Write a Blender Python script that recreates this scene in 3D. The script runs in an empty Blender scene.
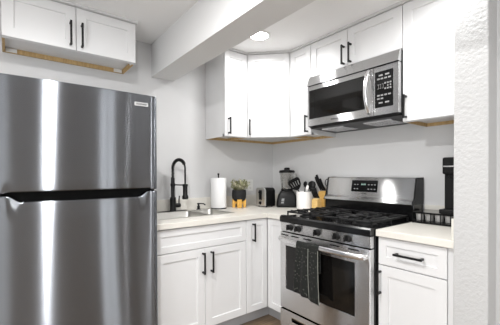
import bpy, bmesh, math, random
from mathutils import Vector, Matrix
random.seed(7)
S = bpy.context.scene
COL = S.collection
PI = math.pi

# ------------------------------------------------------------------ camera, world, lights, exposure
cd = bpy.data.cameras.new('camera')
cam = bpy.data.objects.new('camera', cd)
COL.objects.link(cam)
YAW, PITCH, ROLL = 0.6586, -0.0094, -0.0036
fwd = Vector((math.sin(YAW)*math.cos(PITCH), math.cos(YAW)*math.cos(PITCH), math.sin(PITCH)))
rt = Vector((math.cos(YAW), -math.sin(YAW), 0))
up = rt.cross(fwd)
r2 = rt*math.cos(ROLL) + up*math.sin(ROLL)
u2 = -rt*math.sin(ROLL) + up*math.cos(ROLL)
M = Matrix((r2, u2, -fwd)).transposed().to_4x4()
M.translation = Vector((-2.3491, -2.6152, 1.2425))
cam.matrix_world = M
cd.sensor_fit = 'HORIZONTAL'
cd.sensor_width = 36.0
cd.lens = 311.27/500*36
cd.shift_y = (176.55-162.5)/500
cd.clip_start = 0.05
S.camera = cam

S.view_settings.view_transform = 'Standard'
S.view_settings.look = 'None'
S.view_settings.gamma = 1
S.view_settings.use_curve_mapping = False
S.view_settings.exposure = 1.05

W = bpy.data.worlds.new('world')
S.world = W
W.use_nodes = True
bg = W.node_tree.nodes['Background']
bg.inputs[0].default_value = (0.93, 0.97, 1.0, 1)
bg.inputs[1].default_value = 1.0

CEIL = 2.346
LAMPS = [  # x, y, watts of the recessed ceiling lights
    (-0.76, -0.69, 2.9),
    (-0.76, -1.95, 3.2),
    (-2.13, -1.65, 15.5),
    (-2.13, -3.70, 9.0),  # this and the lamps below: unseen, added to brighten the room
    (-3.50, -1.65, 6.0),
    (-3.50, -3.70, 6.0),
    (-0.70, -3.70, 1.5),
]
def area_light(name, loc, rot, sx, sy, watts, color=(1, 1, 1), shape='RECTANGLE', spread=PI):
    l = bpy.data.lights.new(name, 'AREA')
    l.shape = shape
    l.size = sx
    l.size_y = sy
    l.energy = watts
    l.color = color
    l.spread = spread
    o = bpy.data.objects.new(name, l)
    COL.objects.link(o)
    o.location = loc
    o.rotation_euler = rot
    return o
# added lamps outside the unseen windows, brightening the room from behind and left
area_light('window_daylight', (-3.25, -5.36, 1.35), (PI/2+0.5, 0, 0), 1.0, 1.4, 7, (0.99, 1.0, 1.0))
area_light('window_daylight', (-0.72, -5.36, 1.20), (PI/2+0.25, 0, 0), 0.45, 1.9, 8, (0.99, 1.0, 1.0))
area_light('window_daylight', (-4.50, -3.05, 1.10), (PI/2+0.6, 0, -PI/2), 1.5, 1.5, 30, (0.99, 1.0, 1.0))

# ------------------------------------------------------------------ materials
def mat(name, color, rough=0.5, metal=0.0, bump=0.0, bscale=60.0, bdist=0.002, var=0.0, vscale=8.0,
        emit=None, estr=0.0, trans=0.0, coat=0.0, aniso=0.0, tangent=None, spec=None, ior=None, stretch=None):
    m = bpy.data.materials.new(name)
    m.use_nodes = True
    nt = m.node_tree
    N = nt.nodes
    b = N['Principled BSDF']
    b.inputs['Base Color'].default_value = (*color, 1)
    b.inputs['Roughness'].default_value = rough
    b.inputs['Metallic'].default_value = metal
    b.inputs['Transmission Weight'].default_value = trans
    b.inputs['Coat Weight'].default_value = coat
    if spec is not None: b.inputs['Specular IOR Level'].default_value = spec
    if ior is not None: b.inputs['IOR'].default_value = ior
    tc = N.new('ShaderNodeTexCoord')
    mp = N.new('ShaderNodeMapping')
    nt.links.new(tc.outputs['Object'], mp.inputs['Vector'])
    if stretch: mp.inputs['Scale'].default_value = stretch
    def noise(scale, detail=3):
        n = N.new('ShaderNodeTexNoise')
        n.inputs['Scale'].default_value = scale
        n.inputs['Detail'].default_value = detail
        nt.links.new(mp.outputs[0], n.inputs['Vector'])
        return n
    n = noise(vscale)
    r = N.new('ShaderNodeMapRange')
    r.inputs[3].default_value = 1-var
    r.inputs[4].default_value = 1+var
    nt.links.new(n.outputs['Fac'], r.inputs[0])
    mx = N.new('ShaderNodeMix')
    mx.data_type = 'RGBA'
    mx.blend_type = 'MULTIPLY'
    mx.inputs[0].default_value = 1
    mx.inputs[6].default_value = (*color, 1)
    nt.links.new(r.outputs[0], mx.inputs[7])
    nt.links.new(mx.outputs[2], b.inputs['Base Color'])
    if bump:
        nb = noise(bscale, 4)
        bp = N.new('ShaderNodeBump')
        bp.inputs['Strength'].default_value = bump
        bp.inputs['Distance'].default_value = bdist
        nt.links.new(nb.outputs['Fac'], bp.inputs['Height'])
        nt.links.new(bp.outputs[0], b.inputs['Normal'])
    if emit:
        b.inputs['Emission Color'].default_value = (*emit, 1)
        b.inputs['Emission Strength'].default_value = estr
    if aniso:
        b.inputs['Anisotropic'].default_value = aniso
        c = N.new('ShaderNodeCombineXYZ')
        for i in range(3): c.inputs[i].default_value = tangent[i]
        nt.links.new(c.outputs[0], b.inputs['Tangent'])
    return m

def brushed(name, color, rough, spread, lobes=5):
    # steel brushed along the horizontal: its grooves tip the surface normal up and down only,
    # summed here as a few narrow glossy lobes tilted about the horizontal
    m = bpy.data.materials.new(name)
    m.use_nodes = True
    nt = m.node_tree
    N = nt.nodes
    N.remove(N['Principled BSDF'])
    tc = N.new('ShaderNodeTexCoord')
    mp = N.new('ShaderNodeMapping')
    mp.inputs['Scale'].default_value = (3, 3, 260)
    nt.links.new(tc.outputs['Object'], mp.inputs[0])
    n = N.new('ShaderNodeTexNoise')
    n.inputs['Scale'].default_value = 1.5
    n.inputs['Detail'].default_value = 3
    nt.links.new(mp.outputs[0], n.inputs['Vector'])
    r = N.new('ShaderNodeMapRange')
    r.inputs[3].default_value = 0.94
    r.inputs[4].default_value = 1.06
    nt.links.new(n.outputs['Fac'], r.inputs[0])
    geo = N.new('ShaderNodeNewGeometry')
    tg = N.new('ShaderNodeCombineXYZ')
    tg.inputs[2].default_value = 1
    ks = [i-(lobes-1)/2 for i in range(lobes)]
    ws = [math.exp(-0.5*(k/(lobes*0.30))**2) for k in ks]
    tot = None
    for k, w in zip(ks, ws):
        va_ = N.new('ShaderNodeVectorMath')
        va_.operation = 'ADD'
        va_.inputs[1].default_value = (0, 0, spread*2*k/(lobes-1))
        nt.links.new(geo.outputs['Normal'], va_.inputs[0])
        nm = N.new('ShaderNodeVectorMath')
        nm.operation = 'NORMALIZE'
        nt.links.new(va_.outputs[0], nm.inputs[0])
        mx = N.new('ShaderNodeMix')
        mx.data_type = 'RGBA'
        mx.blend_type = 'MULTIPLY'
        mx.inputs[0].default_value = 1
        mx.inputs[6].default_value = (*[c*w/sum(ws) for c in color], 1)
        nt.links.new(r.outputs[0], mx.inputs[7])
        g = N.new('ShaderNodeBsdfAnisotropic')
        g.inputs['Roughness'].default_value = rough
        g.inputs['Anisotropy'].default_value = -0.8
        nt.links.new(mx.outputs[2], g.inputs['Color'])
        nt.links.new(nm.outputs[0], g.inputs['Normal'])
        nt.links.new(tg.outputs[0], g.inputs['Tangent'])
        if tot is None: tot = g.outputs[0]
        else:
            ad = N.new('ShaderNodeAddShader')
            nt.links.new(tot, ad.inputs[0])
            nt.links.new(g.outputs[0], ad.inputs[1])
            tot = ad.outputs[0]
    nt.links.new(tot, N['Material Output'].inputs[0])
    return m

def wood(name, c1, c2, scale=4, stretch=(1, 1, 1), rough=0.5):
    m = bpy.data.materials.new(name)
    m.use_nodes = True
    nt = m.node_tree
    N = nt.nodes
    b = N['Principled BSDF']
    b.inputs['Roughness'].default_value = rough
    tc = N.new('ShaderNodeTexCoord')
    mp = N.new('ShaderNodeMapping')
    mp.inputs['Scale'].default_value = stretch
    n = N.new('ShaderNodeTexNoise')
    n.inputs['Scale'].default_value = scale
    n.inputs['Detail'].default_value = 6
    n.inputs['Distortion'].default_value = 0.6
    cr = N.new('ShaderNodeValToRGB')
    cr.color_ramp.elements[0].position = 0.3
    cr.color_ramp.elements[0].color = (*c1, 1)
    cr.color_ramp.elements[1].position = 0.7
    cr.color_ramp.elements[1].color = (*c2, 1)
    nt.links.new(tc.outputs['Object'], mp.inputs['Vector'])
    nt.links.new(mp.outputs[0], n.inputs['Vector'])
    nt.links.new(n.outputs['Fac'], cr.inputs[0])
    nt.links.new(cr.outputs[0], b.inputs['Base Color'])
    return m

def planks():
    m = bpy.data.materials.new('floor_planks')
    m.use_nodes = True
    nt = m.node_tree
    N = nt.nodes
    b = N['Principled BSDF']
    b.inputs['Roughness'].default_value = 0.35
    tc = N.new('ShaderNodeTexCoord')
    br = N.new('ShaderNodeTexBrick')
    br.inputs['Color1'].default_value = (0.15, 0.105, 0.065, 1)
    br.inputs['Color2'].default_value = (0.24, 0.17, 0.11, 1)
    br.inputs['Mortar'].default_value = (0.03, 0.02, 0.015, 1)
    br.inputs['Scale'].default_value = 1
    br.inputs['Brick Width'].default_value = 1.2
    br.inputs['Row Height'].default_value = 0.13
    br.inputs['Mortar Size'].default_value = 0.002
    nt.links.new(tc.outputs['Object'], br.inputs['Vector'])
    mp = N.new('ShaderNodeMapping')
    mp.inputs['Scale'].default_value = (2, 30, 1)
    n = N.new('ShaderNodeTexNoise')
    n.inputs['Scale'].default_value = 2
    nt.links.new(tc.outputs['Object'], mp.inputs[0])
    nt.links.new(mp.outputs[0], n.inputs['Vector'])
    mx = N.new('ShaderNodeMix')
    mx.data_type = 'RGBA'
    mx.blend_type = 'OVERLAY'
    mx.inputs[0].default_value = 0.6
    nt.links.new(br.outputs['Color'], mx.inputs[6])
    nt.links.new(n.outputs['Fac'], mx.inputs[7])
    nt.links.new(mx.outputs[2], b.inputs['Base Color'])
    return m

def towel_mat():
    # dark cloth with short pale woven dashes in columns and a pale hem stripe
    m = bpy.data.materials.new('dish_towel_cloth')
    m.use_nodes = True
    nt = m.node_tree
    N = nt.nodes
    b = N['Principled BSDF']
    b.inputs['Roughness'].default_value = 0.95
    uv = N.new('ShaderNodeUVMap')
    uv.uv_map = 'UVMap'
    br = N.new('ShaderNodeTexBrick')
    br.inputs['Color1'].default_value = (0, 0, 0, 1)
    br.inputs['Color2'].default_value = (0, 0, 0, 1)
    br.inputs['Mortar'].default_value = (1, 1, 1, 1)
    br.inputs['Scale'].default_value = 1
    br.inputs['Brick Width'].default_value = 0.032
    br.inputs['Row Height'].default_value = 0.024
    br.inputs['Mortar Size'].default_value = 0.0016
    nt.links.new(uv.outputs[0], br.inputs['Vector'])
    n = N.new('ShaderNodeTexNoise')
    n.inputs['Scale'].default_value = 70
    nt.links.new(uv.outputs[0], n.inputs['Vector'])
    gt = N.new('ShaderNodeMath')
    gt.operation = 'GREATER_THAN'
    gt.inputs[1].default_value = 0.58
    nt.links.new(n.outputs['Fac'], gt.inputs[0])
    ml = N.new('ShaderNodeMath')
    ml.operation = 'MULTIPLY'
    nt.links.new(gt.outputs[0], ml.inputs[0])
    nt.links.new(br.outputs['Color'], ml.inputs[1])
    mx = N.new('ShaderNodeMix')
    mx.data_type = 'RGBA'
    mx.inputs[6].default_value = (0.009, 0.010, 0.009, 1)
    mx.inputs[7].default_value = (0.13, 0.135, 0.115, 1)
    nt.links.new(ml.outputs[0], mx.inputs[0])
    nt.links.new(mx.outputs[2], b.inputs['Base Color'])
    nb = N.new('ShaderNodeTexNoise')
    nb.inputs['Scale'].default_value = 220
    nt.links.new(uv.outputs[0], nb.inputs['Vector'])
    bp = N.new('ShaderNodeBump')
    bp.inputs['Strength'].default_value = 0.5
    bp.inputs['Distance'].default_value = 0.002
    nt.links.new(nb.outputs['Fac'], bp.inputs['Height'])
    nt.links.new(bp.outputs[0], b.inputs['Normal'])
    return m

def glass_mat(name, tint=(1, 1, 1), fac=0.12):
    m = bpy.data.materials.new(name)
    m.use_nodes = True
    nt = m.node_tree
    N = nt.nodes
    N.remove(N['Principled BSDF'])
    t = N.new('ShaderNodeBsdfTransparent')
    t.inputs[0].default_value = (*tint, 1)
    g = N.new('ShaderNodeBsdfGlossy')
    g.inputs['Roughness'].default_value = 0.03
    lw = N.new('ShaderNodeLayerWeight')
    lw.inputs[0].default_value = 0.35
    ad = N.new('ShaderNodeMath')
    ad.inputs[1].default_value = fac
    ad.use_clamp = True
    nt.links.new(lw.outputs['Facing'], ad.inputs[0])
    ml = N.new('ShaderNodeMath')
    ml.operation = 'MULTIPLY'
    ml.inputs[1].default_value = 0.6
    nt.links.new(ad.outputs[0], ml.inputs[0])
    mx = N.new('ShaderNodeMixShader')
    nt.links.new(ml.outputs[0], mx.inputs[0])
    nt.links.new(t.outputs[0], mx.inputs[1])
    nt.links.new(g.outputs[0], mx.inputs[2])
    nt.links.new(mx.outputs[0], N['Material Output'].inputs[0])
    return m

MT = dict(
    wall=mat('wall_paint', (0.66, 0.66, 0.664), 0.85, bump=0.25, bscale=90, bdist=0.002),
    far=mat('dark_accent_wall_paint', (0.20, 0.205, 0.215), 0.85, bump=0.25, bscale=90, bdist=0.002),  # unseen wall coloured dark to dim what the refrigerator reflects
    stub=mat('textured_wall_paint', (0.52, 0.52, 0.52), 0.85, bump=0.5, bscale=70, bdist=0.008),
    ceiling=mat('ceiling_paint', (0.88, 0.88, 0.88), 0.9, bump=0.2, bscale=120, bdist=0.002),
    beam=mat('beam_paint', (0.72, 0.72, 0.72), 0.9, bump=0.2, bscale=120, bdist=0.002),
    trim=mat('trim_paint', (0.62, 0.62, 0.62), 0.5),
    white=mat('cabinet_paint', (0.74, 0.74, 0.745), 0.38),
    toe=mat('toe_kick_paint', (0.42, 0.42, 0.43), 0.5),  # grey carries the shade under the cabinets in its colour
    ply=wood('raw_plywood', (0.42, 0.27, 0.11), (0.60, 0.42, 0.20), 12, (6, 6, 1), 0.7),
    plastic_w=mat('white_plastic', (0.80, 0.80, 0.78), 0.4),
    counter=mat('cream_laminate', (0.74, 0.715, 0.66), 0.32, var=0.03, vscale=90),
    black=mat('matte_black_metal', (0.007, 0.007, 0.0075), 0.38, spec=0.3),
    blackp=mat('black_plastic', (0.006, 0.006, 0.0063), 0.36, spec=0.22),
    badge=mat('badge_silver', (0.38, 0.38, 0.38), 0.5),
    void=mat('dark_grip_plastic', (0.003, 0.003, 0.003), 0.6, spec=0.08),
    gloss=mat('black_gloss', (0.005, 0.005, 0.0055), 0.08, spec=0.35),
    enamel=mat('black_enamel', (0.005, 0.005, 0.0055), 0.16, spec=0.3),
    iron=mat('cast_iron', (0.008, 0.008, 0.0085), 0.45, spec=0.35, bump=0.3, bscale=200),
    steel=brushed('brushed_steel', (0.232, 0.245, 0.268), 0.20, 0.50, 5),
    steel2=brushed('appliance_steel', (0.74, 0.74, 0.745), 0.24, 0.40, 3),
    chrome=mat('polished_steel', (0.80, 0.80, 0.81), 0.26, 1.0),
    dim=mat('dim_steel', (0.22, 0.22, 0.22), 0.5, 0.9),
    satin=mat('satin_steel', (0.66, 0.65, 0.63), 0.42, 0.85),
    sink=mat('sink_steel', (0.60, 0.59, 0.56), 0.42, 1.0),
    side=mat('fridge_side_grey', (0.20, 0.20, 0.205), 0.5),
    window=mat('oven_glass', (0.006, 0.0055, 0.005), 0.06, spec=0.4),
    inner=mat('oven_interior_glass', (0.012, 0.010, 0.008), 0.10, spec=0.45),
    key=mat('printed_key', (0.34, 0.34, 0.34), 0.5),
    ink=mat('dark_ink', (0.05, 0.05, 0.05), 0.5),
    paper=mat('paper_towel', (0.86, 0.86, 0.86), 0.95, bump=0.3, bscale=160, bdist=0.003),
    cardboard=mat('cardboard', (0.35, 0.25, 0.15), 0.9),
    pot=mat('charcoal_ceramic', (0.018, 0.018, 0.019), 0.6, spec=0.25),
    stand=wood('golden_wood', (0.62, 0.33, 0.05), (0.80, 0.46, 0.09), 10, (3, 3, 1)),
    soil=mat('potting_soil', (0.04, 0.03, 0.02), 0.95, bump=0.8, bscale=80),
    leaf=mat('pale_leaf', (0.30, 0.31, 0.16), 0.6, var=0.5, vscale=60),
    leaf2=mat('cream_leaf', (0.56, 0.53, 0.38), 0.6, var=0.25, vscale=60),
    bamboo=wood('knife_block_wood', (0.66, 0.42, 0.13), (0.80, 0.56, 0.24), 14, (2, 2, 14)),
    bamboo2=wood('dark_knife_block_wood', (0.44, 0.25, 0.06), (0.58, 0.36, 0.11), 14, (2, 2, 14)),
    ceramic=mat('white_ceramic', (0.84, 0.82, 0.80), 0.3),
    jar=glass_mat('clear_glass', (0.93, 0.93, 0.92), 0.10),
    pane=glass_mat('window_glass', (1, 1, 1), 0.02),
    lens=mat('light_lens', (1, 1, 1), 0.5, emit=(1, 1, 1), estr=14.0),
    floor=planks(),
    towel=towel_mat(),
    hem=mat('pale_stitching', (0.34, 0.35, 0.31), 0.9),
    podcup=mat('pod_cup', (0.26, 0.255, 0.25), 0.5, var=0.5, vscale=70),
    podlid=mat('pod_foil', (0.25, 0.24, 0.23), 0.4),
    led=mat('display_digits', (0.2, 0.35, 0.3), 0.5, emit=(0.6, 0.68, 0.65), estr=0.12),
)

# ------------------------------------------------------------------ mesh helpers
class MB:
    def __init__(s): s.bm = bmesh.new()
    def _f(s, vs, smooth=False):
        try:
            f = s.bm.faces.new(vs)
            f.smooth = smooth
            return f
        except ValueError:
            return None
    def box(s, lo, hi, bevel=0.0, seg=2):
        lo = Vector(lo); hi = Vector(hi)
        t = bmesh.new()
        bmesh.ops.create_cube(t, size=1)
        for v in t.verts:
            v.co = Vector(((lo[i]+hi[i])/2 + v.co[i]*abs(hi[i]-lo[i])) for i in range(3))
        if bevel:
            bmesh.ops.bevel(t, geom=list(t.edges), offset=bevel, segments=seg, affect='EDGES', profile=0.5)
        s.merge(t)
        return s
    def obox(s, o, u, n, a0, a1, b0, b1, d0, d1, bevel=0.0):
        """box in the frame o + u*a + z*b + n*d"""
        t = bmesh.new()
        bmesh.ops.create_cube(t, size=1)
        dims = ((a0, a1), (b0, b1), (d0, d1))
        for v in t.verts:
            v.co = Vector((dims[i][0]+dims[i][1])/2 + v.co[i]*(dims[i][1]-dims[i][0]) for i in range(3))
        if bevel:
            bmesh.ops.bevel(t, geom=list(t.edges), offset=bevel, segments=2, affect='EDGES', profile=0.5)
        z = Vector((0, 0, 1))
        for v in t.verts:
            a, b, d = v.co
            v.co = Vector(o) + Vector(u)*a + z*b + Vector(n)*d
        bmesh.ops.recalc_face_normals(t, faces=list(t.faces))
        s.merge(t)
        return s
    def merge(s, t, smooth=None):
        mp = {}
        for v in t.verts: mp[v] = s.bm.verts.new(v.co)
        for f in t.faces:
            nf = s._f([mp[v] for v in f.verts])
            if nf: nf.smooth = f.smooth if smooth is None else smooth
        t.free()
    def prism(s, poly, axis, a, b, bevel=0.0):
        """poly of 2d points in the two other axes, extruded along axis from a to b"""
        t = bmesh.new()
        def P(p, h):
            if axis == 'z': return (p[0], p[1], h)
            if axis == 'y': return (p[0], h, p[1])
            return (h, p[0], p[1])
        A = [t.verts.new(P(p, a)) for p in poly]
        B = [t.verts.new(P(p, b)) for p in poly]
        t.faces.new(A); t.faces.new(B[::-1])
        n = len(poly)
        for i in range(n): t.faces.new((A[i], A[(i+1) % n], B[(i+1) % n], B[i]))
        bmesh.ops.recalc_face_normals(t, faces=list(t.faces))
        if bevel:
            bmesh.ops.bevel(t, geom=list(t.edges), offset=bevel, segments=2, affect='EDGES', profile=0.5)
        s.merge(t)
        return s
    def lathe(s, c, prof, seg=28, axis=(0, 0, 1), closed=False, sx=1.0, sy=1.0):
        """prof: list of (radius, height) revolved round axis through c"""
        ax = Vector(axis).normalized()
        q = Vector((0, 0, 1)).rotation_difference(ax)
        rings = []
        t = bmesh.new()
        for r, h in prof:
            if r < 1e-6:
                rings.append([t.verts.new(Vector(c) + q @ Vector((0, 0, h)))])
            else:
                rings.append([t.verts.new(Vector(c) + q @ Vector((r*sx*math.cos(2*PI*k/seg), r*sy*math.sin(2*PI*k/seg), h))) for k in range(seg)])
        for i in range(len(rings)-1):
            A, B = rings[i], rings[i+1]
            for k in range(seg):
                k2 = (k+1) % seg
                vs = [A[k % len(A)], A[k2 % len(A)], B[k2 % len(B)], B[k % len(B)]]
                vs = [v for j, v in enumerate(vs) if v not in vs[:j]]
                if len(vs) > 2:
                    try: t.faces.new(vs)
                    except ValueError: pass
        bmesh.ops.recalc_face_normals(t, faces=list(t.faces))
        # sharp ridges are split so that smooth shading keeps crisp edges
        se = [e for e in t.edges if len(e.link_faces) == 2 and e.calc_face_angle(0) > 0.6]
        if se: bmesh.ops.split_edges(t, edges=se)
        for f in t.faces: f.smooth = True
        s.merge(t)
        return s
    def cyl(s, p, q, r, seg=20, r2=None):
        p = Vector(p); q = Vector(q)
        L = (q-p).length
        r2 = r if r2 is None else r2
        b = min(r, r2, L)*0.12
        s.lathe(p, [(0, 0), (r-b, 0), (r, b), (r2, L-b), (r2-b, L), (0, L)], seg, (q-p))
        return s
    def tube(s, pts, r, seg=10, rfun=None, flat=None):
        pts = [Vector(p) for p in pts]
        n = len(pts)
        rings = []
        prev = None
        for i, p in enumerate(pts):
            t = (pts[min(i+1, n-1)] - pts[max(i-1, 0)]).normalized()
            if prev is None:
                a = t.orthogonal().normalized() if flat is None else (Vector(flat) - t*Vector(flat).dot(t)).normalized()
            else:
                a = (prev - t*prev.dot(t)).normalized()
            prev = a
            b = t.cross(a)
            rr = r if rfun is None else rfun(i/(n-1))
            ra, rb = rr if isinstance(rr, tuple) else (rr, rr)
            rings.append([s.bm.verts.new(p + a*ra*math.cos(2*PI*k/seg) + b*rb*math.sin(2*PI*k/seg)) for k in range(seg)])
        for i in range(n-1):
            for k in range(seg):
                s._f((rings[i][k], rings[i][(k+1) % seg], rings[i+1][(k+1) % seg], rings[i+1][k]), True)
        s._f(rings[0][::-1]); s._f(rings[-1])
        return s
    def quad(s, a, b, c, d, smooth=False):
        s._f([s.bm.verts.new(p) for p in (a, b, c, d)], smooth)
    def cells(s, xs, ys, solid, z0, z1, bevel=0.0):
        """slab made of the grid cells for which solid(x, y) holds"""
        t = bmesh.new()
        V = {}
        def v(i, j, z):
            if (i, j, z) not in V: V[(i, j, z)] = t.verts.new((xs[i], ys[j], z))
            return V[(i, j, z)]
        nx, ny = len(xs)-1, len(ys)-1
        f = lambda i, j: 0 <= i < nx and 0 <= j < ny and solid((xs[i]+xs[i+1])/2, (ys[j]+ys[j+1])/2)
        for i in range(nx):
            for j in range(ny):
                if not f(i, j): continue
                t.faces.new((v(i, j, z1), v(i+1, j, z1), v(i+1, j+1, z1), v(i, j+1, z1)))
                t.faces.new((v(i, j, z0), v(i, j+1, z0), v(i+1, j+1, z0), v(i+1, j, z0)))
                for di, dj, a, b in ((-1, 0, (i, j), (i, j+1)), (1, 0, (i+1, j+1), (i+1, j)), (0, -1, (i+1, j), (i, j)), (0, 1, (i, j+1), (i+1, j+1))):
                    if not f(i+di, j+dj):
                        t.faces.new((v(*a, z0), v(*b, z0), v(*b, z1), v(*a, z1)))
        bmesh.ops.recalc_face_normals(t, faces=list(t.faces))
        bmesh.ops.dissolve_limit(t, angle_limit=0.01, verts=list(t.verts), edges=list(t.edges))
        if bevel:
            es = [e for e in t.edges if len(e.link_faces) == 2 and e.calc_face_angle(0) > 0.5]
            bmesh.ops.bevel(t, geom=es, offset=bevel, segments=2, affect='EDGES', profile=0.5)
        s.merge(t)
        return s
    def build(s, name, material, parent=None, label=None):
        base = Vector((0, 0, 0))
        if parent is not None:
            q = parent
            while q is not None:
                base += q.location
                q = q.parent
        else:
            if len(s.bm.verts):
                xs = [v.co for v in s.bm.verts]
                lo = Vector(min(c[i] for c in xs) for i in range(3))
                hi = Vector(max(c[i] for c in xs) for i in range(3))
                base = Vector(((lo[0]+hi[0])/2, (lo[1]+hi[1])/2, lo[2]))
        for v in s.bm.verts: v.co -= base
        me = bpy.data.meshes.new(name)
        s.bm.to_mesh(me)
        s.bm.free()
        me.materials.append(material)
        o = bpy.data.objects.new(name, me)
        COL.objects.link(o)
        if parent is not None: o.parent = parent
        else: o.location = base
        if label: o['label'] = label
        return o

def thing(name, label, cat, loc, group=None):
    o = bpy.data.objects.new(name, None)
    COL.objects.link(o)
    o.location = loc
    o.empty_display_size = 0.05
    o['label'] = label
    o['category'] = cat
    if group: o['group'] = group
    return o
def tag(o, label, cat, group=None):
    o['label'] = label
    o['category'] = cat
    if group: o['group'] = group
    return o
def struct(o):
    o['kind'] = 'structure'
    return o
def box(name, m, lo, hi, parent=None, bevel=0.0, label=None):
    return MB().box(lo, hi, bevel).build(name, m, parent, label)
def copy_tree(o, loc, label=None):
    c = o.copy()
    COL.objects.link(c)
    c.location = loc
    if label: c['label'] = label
    for ch in [x for x in bpy.data.objects if x.parent == o]:
        d = ch.copy()
        COL.objects.link(d)
        d.parent = c
        for g in [x for x in bpy.data.objects if x.parent == ch]:
            e = g.copy()
            COL.objects.link(e)
            e.parent = d
    return c
def lettering(text, size, o, u, n, m, parent, name='lettering', depth=0.0006, stretch=1.0):
    """flat raised writing centred at o, running along u, facing n"""
    cu = bpy.data.curves.new(name, 'FONT')
    cu.body = text
    cu.size = size
    cu.align_x = 'CENTER'
    cu.align_y = 'CENTER'
    cu.extrude = depth
    cu.offset = size*0.02
    to = bpy.data.objects.new(name, cu)
    me = bpy.data.meshes.new_from_object(to)
    bpy.data.objects.remove(to)
    b = MB()
    b.bm.from_mesh(me)
    bpy.data.meshes.remove(me)
    u = Vector(u); n = Vector(n); w = n.cross(u)
    for v in b.bm.verts:
        v.co = Vector(o) + u*v.co.x*stretch + w*v.co.y + n*v.co.z
    return b.build(name, m, parent)

X = Vector((1, 0, 0)); Y = Vector((0, 1, 0)); Z = Vector((0, 0, 1))

# ------------------------------------------------------------------ the room
RX0, RY0 = -4.3, -5.2
struct(box('floor', MT['floor'], (RX0, RY0, -0.05), (0, 0, 0)))
struct(box('ceiling', MT['ceiling'], (RX0, RY0, CEIL), (0, 0, CEIL+0.05)))
struct(box('wall_back', MT['wall'], (RX0-0.1, 0, 0), (0.1, 0.1, CEIL)))
struct(box('wall_right', MT['wall'], (0, RY0, 0), (0.1, 0, CEIL)))
LW = (-3.85, -2.25, 0.45, 2.10)  # unseen window added to light the stove side from the left
b = MB()
b.cells([RY0, LW[0], LW[1], 0], [0, LW[2], LW[3], CEIL], lambda y, z: not (LW[0] < y < LW[1] and LW[2] < z < LW[3]), 0, 0.1)
for v in b.bm.verts: v.co = Vector((RX0 - v.co.z, v.co.x, v.co.y))
bmesh.ops.recalc_face_normals(b.bm, faces=list(b.bm.faces))
struct(b.build('wall_left', MT['wall']))
b = MB()
for y0, y1, z0, z1 in ((LW[0], LW[0]+.05, LW[2], LW[3]), (LW[1]-.05, LW[1], LW[2], LW[3]), (LW[0], LW[1], LW[2], LW[2]+.05), (LW[0], LW[1], LW[3]-.05, LW[3]), (-3.07, -3.03, LW[2], LW[3])):
    b.box((RX0-0.07, y0, z0), (RX0-0.02, y1, z1))
w = struct(b.build('window_3', MT['trim']))
MB().box((RX0-0.048, LW[0]+.05, LW[2]+.05), (RX0-0.042, LW[1]-.05, LW[3]-.05)).build('pane', MT['pane'], w)
# unseen dark wall behind the camera, its two window openings added for light
WINS = [(-3.75, -2.75, 0.6, 2.1), (-0.95, -0.50, 0.15, 2.15)]
b = MB()
xs = sorted({RX0-0.1, 0.1, *[w[0] for w in WINS], *[w[1] for w in WINS]})
zs = sorted({0, CEIL, *[w[2] for w in WINS], *[w[3] for w in WINS]})
hole = lambda x, z: any(w[0] < x < w[1] and w[2] < z < w[3] for w in WINS)
b.cells(xs, zs, lambda x, z: not hole(x, z), 0, 0.1)
for v in b.bm.verts: v.co = Vector((v.co.x, RY0 - v.co.z, v.co.y))
bmesh.ops.recalc_face_normals(b.bm, faces=list(b.bm.faces))
struct(b.build('wall_front', MT['far']))
for i, (x0, x1, z0, z1) in enumerate(WINS):
    b = MB()
    for lo, hi in (((x0, z0), (x0+0.05, z1)), ((x1-0.05, z0), (x1, z1)), ((x0, z0), (x1, z0+0.05)), ((x0, z1-0.05), (x1, z1)), (((x0+x1)/2-0.02, z0), ((x0+x1)/2+0.02, z1))):
        b.box((lo[0], RY0-0.07, lo[1]), (hi[0], RY0-0.02, hi[1]))
    w = struct(b.build('window_%d' % (i+1), MT['trim']))
    MB().box((x0+0.05, RY0-0.048, z0+0.05), (x1-0.05, RY0-0.042, z1-0.05)).build('pane', MT['pane'], w)
# end of the kitchen run: stub wall, textured
# its textured face looks into the room
struct(MB().box((-0.672, -2.172, 0), (0, -2.034, CEIL), 0.006, 2).build('wall_end', MT['stub']))
struct(box('trim_1', MT['trim'], (-0.56, -2.192, 0), (-0.47, -2.172, CEIL)))
# dropped beam across the ceiling
struct(box('beam', MT['beam'], (-1.385, RY0, 2.067), (-1.187, 0, CEIL)))
# thin moulding between the cabinets and the ceiling
b = MB()
b.prism([(0, 0), (-0.872, 0), (-0.872, -0.352), (-0.622, -0.352), (-0.352, -0.622), (-0.352, -2.034), (0, -2.034)], 'z', 2.327, CEIL)
struct(b.build('trim_2', MT['trim']))
struct(box('trim_3', MT['trim'], (-2.388, -0.335, 2.330), (-1.604, 0, CEIL)))

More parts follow.
